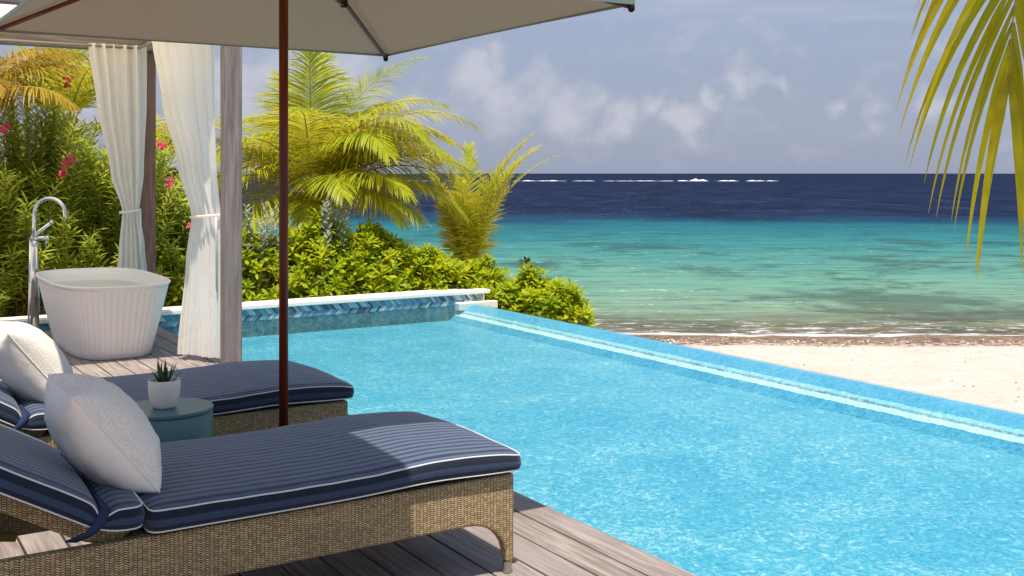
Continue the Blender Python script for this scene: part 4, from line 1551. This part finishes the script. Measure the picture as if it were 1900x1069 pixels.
# palms on the left edge, behind the oleanders
g = shore(-5.55, 10.9)
F = []
for (a, e, L, dr) in ((RGT + 5, 48, 1.55, 78), (RGT - 22, 30, 1.5, 70), (RGT + 30, 60, 1.5, 80), (RGT - 4, 66, 1.35, 88), (TOW + 40, 40, 1.3, 80), (AWY - 10, 60, 1.3, 70), (LFT, 50, 1.4, 80), (TOW - 30, 50, 1.4, 90)):
    F.append(dict(az=a, el=e, L=L, droop=dr, n=62, ll=.60, lw=.017, hang=.85, tint=(.2, .8), tipdry=.3, mat=MAT['palm_dry']))
palm('yellowing palm whose fronds droop in at the upper left edge', (g.x, g.y, -.3), 2.35, F, 77, .13, .10, (.0, .0), 5)
g = shore(-5.35, 13.0)
F = []
for (a, e, L, dr) in ((RGT, 72, 1.3, 40), (LFT, 74, 1.3, 40), (AWY, 84, 1.35, 20), (TOW, 80, 1.25, 40), (RGT + 40, 60, 1.3, 60), (LFT - 40, 60, 1.3, 60), (TOW - 40, 58, 1.2, 70), (TOW + 45, 62, 1.2, 60)):
    F.append(dict(az=a, el=e, L=L, droop=dr, n=46, ll=.5, lw=.022, hang=.3, tint=(.3, .8), tipdry=.2))
palm('upright green palm rising above the oleander under the pergola beam', (g.x, g.y, -.4), 2.45, F, 55, .12, .09)
g = shore(-4.35, 13.4)
F = []
for (a, e, L, dr) in ((RGT, 60, 1.3, 95), (LFT, 55, 1.3, 95), (TOW, 66, 1.3, 100), (RGT + 40, 66, 1.2, 80), (LFT - 40, 62, 1.2, 80), (TOW + 45, 60, 1.2, 90), (TOW - 45, 60, 1.2, 90)):
    F.append(dict(az=a, el=e, L=L, droop=dr, n=46, ll=.46, lw=.022, hang=.6, tint=(.35, .9), tipdry=.3))
palm('yellow-tipped palm glimpsed between the two curtains', (g.x, g.y, -.4), 1.95, F, 56, .11, .08)

# the palm on the beach whose frond hangs into the picture on the right
F = []
for (a, e, L, dr) in ((-20, 55, 1.7, 95), (-60, 50, 1.8, 95), (-100, 50, 1.8, 95), (-150, 55, 1.7, 95)):
    F.append(dict(az=a, el=e, L=L, droop=dr, n=46, ll=.45, lw=.022, hang=.5, tint=(.2, .7), mat=MAT['palm']))
pt = palm('palm by the deck edge whose golden frond hangs in at the upper right', (1.9, -1.2, -.03), 3.0, F, 91, .12, .09, (0, 0), 6)


def near_frond():
    """the frond that droops into the frame: its rib comes down almost straight, leaflets trail below"""
    rng = random.Random(17)
    mb = MB(); mb.col = []
    A = Vector((1.9, -1.15, 2.92)); B = Vector((2.0, .1, 3.5)); C = Vector((2.02, 1.31, 2.45)); D = Vector((2.03, 1.32, 1.600))
    K = 30; pts = []
    for i in range(K + 1):
        u = i / K
        pts.append(A * (1 - u) ** 3 + B * 3 * u * (1 - u) ** 2 + C * 3 * u * u * (1 - u) + D * u ** 3)
    mb.tube(pts, [0.010 * (1 - .93 * i / K) + .0006 for i in range(K + 1)], 6, mi=1); mb.col += [(.5,) * 3] * len(mb.v)
    left = -ALONG
    return mb, pts, rng, left


mb, pts, rng, left = near_frond()
K = len(pts) - 1
acc = [0.0]
for a, b_ in zip(pts[::-1][:-1], pts[::-1][1:]): acc.append(acc[-1] + (b_ - a).length)      # length measured back from the tip
for k in range(36):
    lt = .004 + .034 * k
    i = 0
    while i < K - 1 and acc[i + 1] < lt: i += 1
    rev = pts[::-1]
    p = rev[i].lerp(rev[i + 1], (lt - acc[i]) / (acc[i + 1] - acc[i]))
    tn = (rev[i] - rev[i + 1]).normalized()
    for sg in (-1, 1):
        sd = left * (-sg)
        g_ = min(1, lt / .42)
        ll = (.43 + .14 * g_) * rng.uniform(.95, 1.05)
        spread = (.10 + .46 * g_ ** .8) * rng.uniform(.95, 1.05)
        d = (tn * .85 + sd * spread + FWD * rng.uniform(-.12, .12)).normalized()
        wv = (ALONG * 1.0 + FWD * rng.uniform(-.5, .5))
        q = p.copy(); o = len(mb.v); seg = 10
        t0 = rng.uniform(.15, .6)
        for s_ in range(seg + 1):
            f = s_ / seg
            wv2 = (wv - d * wv.dot(d)).normalized()
            w = .0200 * min(1, .4 + f * 3) * max(0, 1 - f ** 1.15) ** .85 + .0006
            mb.v += [tuple(q - wv2 * w * .5), tuple(q + FWD * w * .16), tuple(q + wv2 * w * .5)]
            mb.col += [(min(1, t0 + .45 * f),) * 3] * 3  # backlit glow painted in: tint brightens towards the tip
            d = (d - UP * (.14 + .40 * f) * (3.4 / seg) + sd * .0).normalized()
            q = q + d * (ll / seg)
        for s_ in range(seg):
            a = o + s_ * 3
            mb.f += [(a, a + 1, a + 4, a + 3), (a + 1, a + 2, a + 5, a + 4)]; mb.mi += [0, 0]
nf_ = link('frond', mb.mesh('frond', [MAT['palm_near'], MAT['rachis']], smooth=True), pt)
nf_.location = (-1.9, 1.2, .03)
nf_['label'] = 'golden drooping frond with long hanging leaflets'


# garden bed behind the wall
def bed_z(x, y):
    return -.42 - max(0, y - 12.4) * .16 - max(0, x - 5.6) * .32 + .05 * noise.noise(Vector((x * .8, y * .8, 0)))


mb = MB()
nx, ny = 44, 24
for i in range(nx + 1):
    for j in range(ny + 1):
        x = -7 + 16.5 * i / nx; y = BY + .255 + 7.0 * j / ny
        z = bed_z(x, y)
        if i == 0 or j == ny or i == nx: z = -1.9
        mb.v.append((x, y, z))
for i in range(nx):
    for j in range(ny):
        mb.f.append((i * (ny + 1) + j, (i + 1) * (ny + 1) + j, (i + 1) * (ny + 1) + j + 1, i * (ny + 1) + j + 1)); mb.mi.append(0)
MAT['earth'] = plain('sandy_earth', (.23, .17, .10, 1), .95, .1, 0, .4, 5, .6)
struct(mb.obj('garden_bed', MAT['earth'], smooth=True))


def leaf_quad(mb, p, d, nrm, L, w, tint, curl=.25, spat=True):
    """spoon leaf: four cross sections"""
    sd = d.cross(nrm)
    if sd.length < 1e-4: sd = d.cross(Vector((1, .3, .2)))
    sd.normalize(); up = sd.cross(d).normalized()
    o = len(mb.v)
    prof = ((0, .12), (.45, .62), (.78, 1.0), (1.0, .25)) if spat else ((0, .25), (.35, 1.0), (.7, .8), (1.0, .05))
    for (f, ww) in prof:
        q = p + d * (L * f) - up * (curl * L * f * f)
        mb.v += [tuple(q - sd * w * ww * .5), tuple(q + sd * w * ww * .5)]
        mb.col += [(tint,) * 3] * 2
    for k in range(3):
        mb.f.append((o + 2 * k, o + 2 * k + 1, o + 2 * k + 3, o + 2 * k + 2)); mb.mi.append(0)


def rosette_bush(label, c, rx, ry, h, n, seed, mat, leafL=.130, leafW=.040, tint=(.2, .85), per=10, cat='shrub', name='shrub', group=None, lowest=.12):
    rng = random.Random(seed)
    t = thing(name, label, cat, c, 0, group)
    fol = MB(); fol.col = []
    st = MB()
    for k in range(n):
        # a point on or under the dome, more of them near the outside
        a = rng.uniform(0, 2 * math.pi); u = rng.random() ** .75
        rr = math.sqrt(rng.random()) if rng.random() < .35 else rng.uniform(.72, 1.0)
        th = u * math.pi / 2
        lump = 1 + .22 * noise.noise(Vector((math.cos(a) * 1.8 + seed, math.sin(a) * 1.8, u * 2.2)))
        p = Vector((rx * math.cos(a) * math.cos(th) * rr * lump, ry * math.sin(a) * math.cos(th) * rr * lump, h * (lowest + (1 - lowest) * math.sin(th)) * (rr * .55 + .45) * lump))
        out = Vector((p.x / rx, p.y / ry, .55 + p.z / h * .8)).normalized()
        ax = (out + Vector((rng.uniform(-.5, .5), rng.uniform(-.5, .5), rng.uniform(-.1, .5)))).normalized()
        t1 = ax.cross(Vector((rng.uniform(-1, 1), rng.uniform(-1, 1), .3))).normalized(); t2 = ax.cross(t1)
        base_t = rng.uniform(*tint)
        sc_ = rng.uniform(.6, 1.3)
        m_ = int(per * 1.15 * rng.uniform(.8, 1.25))
        for q in range(m_):
            fa = q * 2.399 + rng.uniform(-.2, .2)
            ring_ = q / m_
            el = rad(80 - 72 * ring_ + rng.uniform(-10, 10))
            d = (ax * math.sin(el) + (t1 * math.cos(fa) + t2 * math.sin(fa)) * math.cos(el)).normalized()
            tt = base_t + rng.uniform(-.15, .15) + (.3 if ring_ > .8 and rng.random() < .22 else 0)
            leaf_quad(fol, p - ax * .03 * ring_, d, ax, leafL * sc_ * (.65 + .5 * ring_), leafW * sc_ * (.7 + .4 * ring_), min(1, max(0, tt)), .22)
        if k % 3 == 0:
            root = Vector((rng.uniform(-.3, .3) * rx, rng.uniform(-.3, .3) * ry, -.15))
            mid = root.lerp(p, .55) + Vector((0, 0, -.08 * h))
            st.tube([root, mid, p - ax * .02], [.010, .008, .005], 4, caps=False)
    stuff(fol.obj('foliage', mat, t))
    st.obj('branches', MAT['stem'], t, smooth=True)
    return t


def at(s, d, dz=0.0):
    p = shore(s, d); return (p.x, p.y, bed_z(p.x, p.y) + dz)


SG = 'bright green shrubs behind the pool wall'
spec = [  # s, d, rx, ry, h, n, label
    (-3.55, 12.0, .50, .45, .95, 190, 'yellow-green shrub showing between the near curtain and the tub'),
    (-2.95, 12.35, .64, .55, 1.06, 520, 'bright sea lettuce shrub just right of the grey pergola post'),
    (-2.25, 12.65, .66, .60, 1.22, 620, 'tall bright sea lettuce shrub in front of the big palm trunk'),
    (-1.60, 12.95, .66, .60, 1.14, 600, 'bright sea lettuce shrub with yellow crown right of the palm trunk'),
    (-.95, 13.0, .62, .58, 1.00, 540, 'low bright shrub in the middle of the row behind the white coping'),
    (-.40, 13.2, .64, .58, 1.00, 540, 'bright shrub in front of the young palm'),
    (.20, 13.15, .60, .55, 1.02, 560, 'bright shrub over the end of the white coping'),
    (.55, 12.85, .46, .46, 1.02, 440, 'last bright shrub on the right, above the infinity edge and the beach'),
]
for i, (s, d, rx, ry, h, n, lb) in enumerate(spec):
    rosette_bush(lb, at(s, d), rx, ry, h, n, 100 + i, MAT['scaevola'], group=SG, tint=(.15, .85))
rosette_bush('dark green glossy shrub left of the young palm', at(-1.10, 14.6), .34, .34, 1.22, 110, 301, MAT['darkleaf'], .10, .036, (.1, .8))
rosette_bush('sparse dark sprig of shrub poking up right of the young palm', at(.18, 14.2), .16, .16, 1.32, 26, 302, MAT['darkleaf'], .10, .036, (.2, .9), lowest=.5)


def silver_bush(label, c, w, h, nst, seed):
    rng = random.Random(seed)
    t = thing('silver_shrub', label, 'shrub', c, 0, 'silvery shrubs behind the pool wall')
    fol = MB(); fol.col = []; st = MB()
    for k in range(nst):
        a = rng.uniform(0, 6.28); r = w * math.sqrt(rng.random())
        hh = h * rng.uniform(.72, 1.03) * (1 - .25 * r / w)
        root = Vector((0, 0, -.1)); tip = Vector((r * math.cos(a), r * math.sin(a), hh))
        mid = root.lerp(tip, .5) + Vector((rng.uniform(-.05, .05), rng.uniform(-.05, .05), .05))
        P_ = [root, root.lerp(mid, .5), mid, mid.lerp(tip, .5), tip]
        st.tube(P_, [.008, .007, .006, .004, .002], 4, caps=False)
        for q in range(58):
            f = .25 + .75 * q / 57
            x = f * 4; i = min(3, int(x)); p = P_[i].lerp(P_[i + 1], x - i)
            fa = q * 2.4
            d = Vector((math.cos(fa), math.sin(fa), rng.uniform(.5, 1.1))).normalized()
            leaf_quad(fol, p, d, UP, rng.uniform(.055, .09), .026, rng.uniform(.1, 1), .1, False)
    stuff(fol.obj('foliage', MAT['silver'], t)); st.obj('branches', MAT['stem'], t)


silver_bush('silvery grey shrub with upright plumes beside the palm trunk', at(-2.05, 12.55), .20, 1.78, 16, 401)
silver_bush('silvery grey shrub just right of the grey pergola post', at(-2.86, 12.3), .26, 1.75, 20, 402)
silver_bush('dull silvery shrub behind the tied waist of the near curtain', at(-3.50, 12.2), .26, 1.65, 20, 403)


def flower_cluster(p, seed, parent, size=.045):
    rng = random.Random(seed)
    mb = MB()
    for k in range(9):
        c = Vector((rng.uniform(-1, 1), rng.uniform(-1, 1), rng.uniform(-1, 1))) * size
        ax = Vector((rng.uniform(-.6, .6) - .3, rng.uniform(-.6, .6) - .8, rng.uniform(-.1, .9))).normalized()
        t1 = ax.cross(Vector((.3, .2, 1))).normalized(); t2 = ax.cross(t1)
        mb.tube([Vector((0, 0, -size)), c * .5, c + ax * .002], .003, 3)
        for q in range(5):
            a = q * 1.2566 + rng.random() * .2
            d = (t1 * math.cos(a) + t2 * math.sin(a)); s2 = ax.cross(d)
            L = .020
            q0 = c; o = len(mb.v)
            mb.v += [tuple(q0), tuple(q0 + d * L * .7 + s2 * L * .5 + ax * L * .25), tuple(q0 + d * L * 1.15 + ax * L * .15), tuple(q0 + d * L * .7 - s2 * L * .5 + ax * L * .25)]
            mb.f.append((o, o + 1, o + 2, o + 3)); mb.mi.append(0)
    o = mb.obj('flower_cluster', MAT['petal'], parent)
    o.location = p


def oleander(label, c, w, h, nst, seed, flowers=(), tint=(.15, .8)):
    rng = random.Random(seed)
    t = thing('oleander_shrub', label, 'shrub', c, 0, 'oleanders behind the bathtub')
    fol = MB(); fol.col = []; st = MB()
    for k in range(nst):
        a = rng.uniform(0, 6.28); r = w * math.sqrt(rng.random())
        hh = h * rng.uniform(.35, 1.06) * (1 - .25 * (r / w) ** 2)
        root = Vector((r * .25 * math.cos(a), r * .25 * math.sin(a), -.1)); tip = Vector((r * math.cos(a) + rng.uniform(-.15, .15), r * math.sin(a) + rng.uniform(-.15, .15), hh))
        mid = root.lerp(tip, .5) + Vector((0, 0, .12 * hh)) - Vector((math.cos(a), math.sin(a), 0)) * r * .18
        P_ = [root, root.lerp(mid, .5), mid, mid.lerp(tip, .5), tip]
        st.tube(P_, [.011, .009, .007, .005, .003], 4, caps=False)
        bt = rng.uniform(*tint)
        L_ = hh
        nw = int(14 + 22 * L_ / h)
        for q in range(nw):
            f = .30 + .70 * (q / (nw - 1)) ** .8
            x = f * 4; i = min(3, int(x)); p = P_[i].lerp(P_[i + 1], x - i)
            ax = (P_[i + 1] - P_[i]).normalized()
            t1 = ax.cross(Vector((.3, .9, .2))).normalized(); t2 = ax.cross(t1)
            for m_ in range(3):
                fa = m_ * 2.094 + q * 1.05 + rng.uniform(-.3, .3)
                d = ((t1 * math.cos(fa) + t2 * math.sin(fa)) * .8 + ax * rng.uniform(.35, .95)).normalized()
                leaf_quad(fol, p, d, ax, rng.uniform(.11, .18), rng.uniform(.018, .027), min(1, max(0, bt + rng.uniform(-.2, .2))), rng.uniform(.05, .35), False)
    stuff(fol.obj('foliage', MAT['oleander'], t)); st.obj('branches', MAT['stem'], t, smooth=True)
    for i, p in enumerate(flowers): flower_cluster(Vector(p) - Vector(c), seed * 10 + i, t)
    return t


oleander('large oleander with pink blossoms behind the bath tap', at(-4.95, 11.15), .66, 2.75, 190, 501, [(2.062, 11.710, 2.325), (1.938, 11.316, 1.411), (1.991, 11.282, 1.527)])
oleander('oleander at the left edge behind the deck corner', at(-5.35, 10.75), .55, 2.1, 130, 502, [(1.474, 11.609, 1.832)])
oleander('oleander behind the far curtain and the tub', at(-4.25, 11.75), .66, 2.45, 170, 503, [(2.976, 11.606, 1.695), (3.016, 11.462, 1.299), (2.955, 11.856, 2.577)])
oleander('low leafy oleander between the two curtains', at(-3.85, 12.0), .50, 1.75, 110, 504, [(3.277, 11.533, 0.839)], (.05, .6))
oleander('dark background oleander filling in behind the tap', at(-5.2, 12.6), 1.0, 2.6, 180, 505, [], (0, .5))


# ------------------------------------------------------------------ pebbles, coral rubble and weed on the beach
def m_rubble():
    m = M('coral_rubble')
    return m.done(m.bsdf(m.ramp(m.noise(m.coord('Position'), 2.2, 2), [(.35, rgb(120, 84, 50)), (.48, rgb(206, 190, 168)), (.6, rgb(168, 138, 104)), (.7, rgb(228, 218, 200))]), .9, .1))


rb = random.Random(66)
mb = MB()
for k in range(1500):
    band = rb.random()
    if band < .45: d = rb.gauss(19.1, .22)
    else: d = rb.uniform(9.0, 19.2)
    s_ = rb.uniform(1.0, 11.5)
    d -= s_ * .035
    p = shore(s_, d)
    if p.x < INF + .5: continue
    r = rb.uniform(.008, .026) * (1.5 if band < .45 and rb.random() < .3 else 1)
    z = ground_z(s_, d)
    a0 = rb.random() * 6.28; el = rb.uniform(.5, 2.2 if band < .45 else 1.3)
    o = len(mb.v)
    for q in range(5):
        a = a0 + q * 1.2566
        rr = r * rb.uniform(.7, 1.2)
        ca, sa = math.cos(a) * rr * el, math.sin(a) * rr
        c0, s0 = math.cos(a0), math.sin(a0)
        mb.v.append((p.x + ca * c0 - sa * s0, p.y + ca * s0 + sa * c0, z - .004))
    mb.v.append((p.x + rb.uniform(-.3, .3) * r, p.y + rb.uniform(-.3, .3) * r, z + r * rb.uniform(.4, .9)))
    for q in range(5):
        mb.f.append((o + q, o + (q + 1) % 5, o + 5)); mb.mi.append(0)
o = stuff(mb.obj('beach_rubble', m_rubble()))
o['label'] = 'scattered coral pebbles and weed scraps on the sand'; o['category'] = 'rubble'
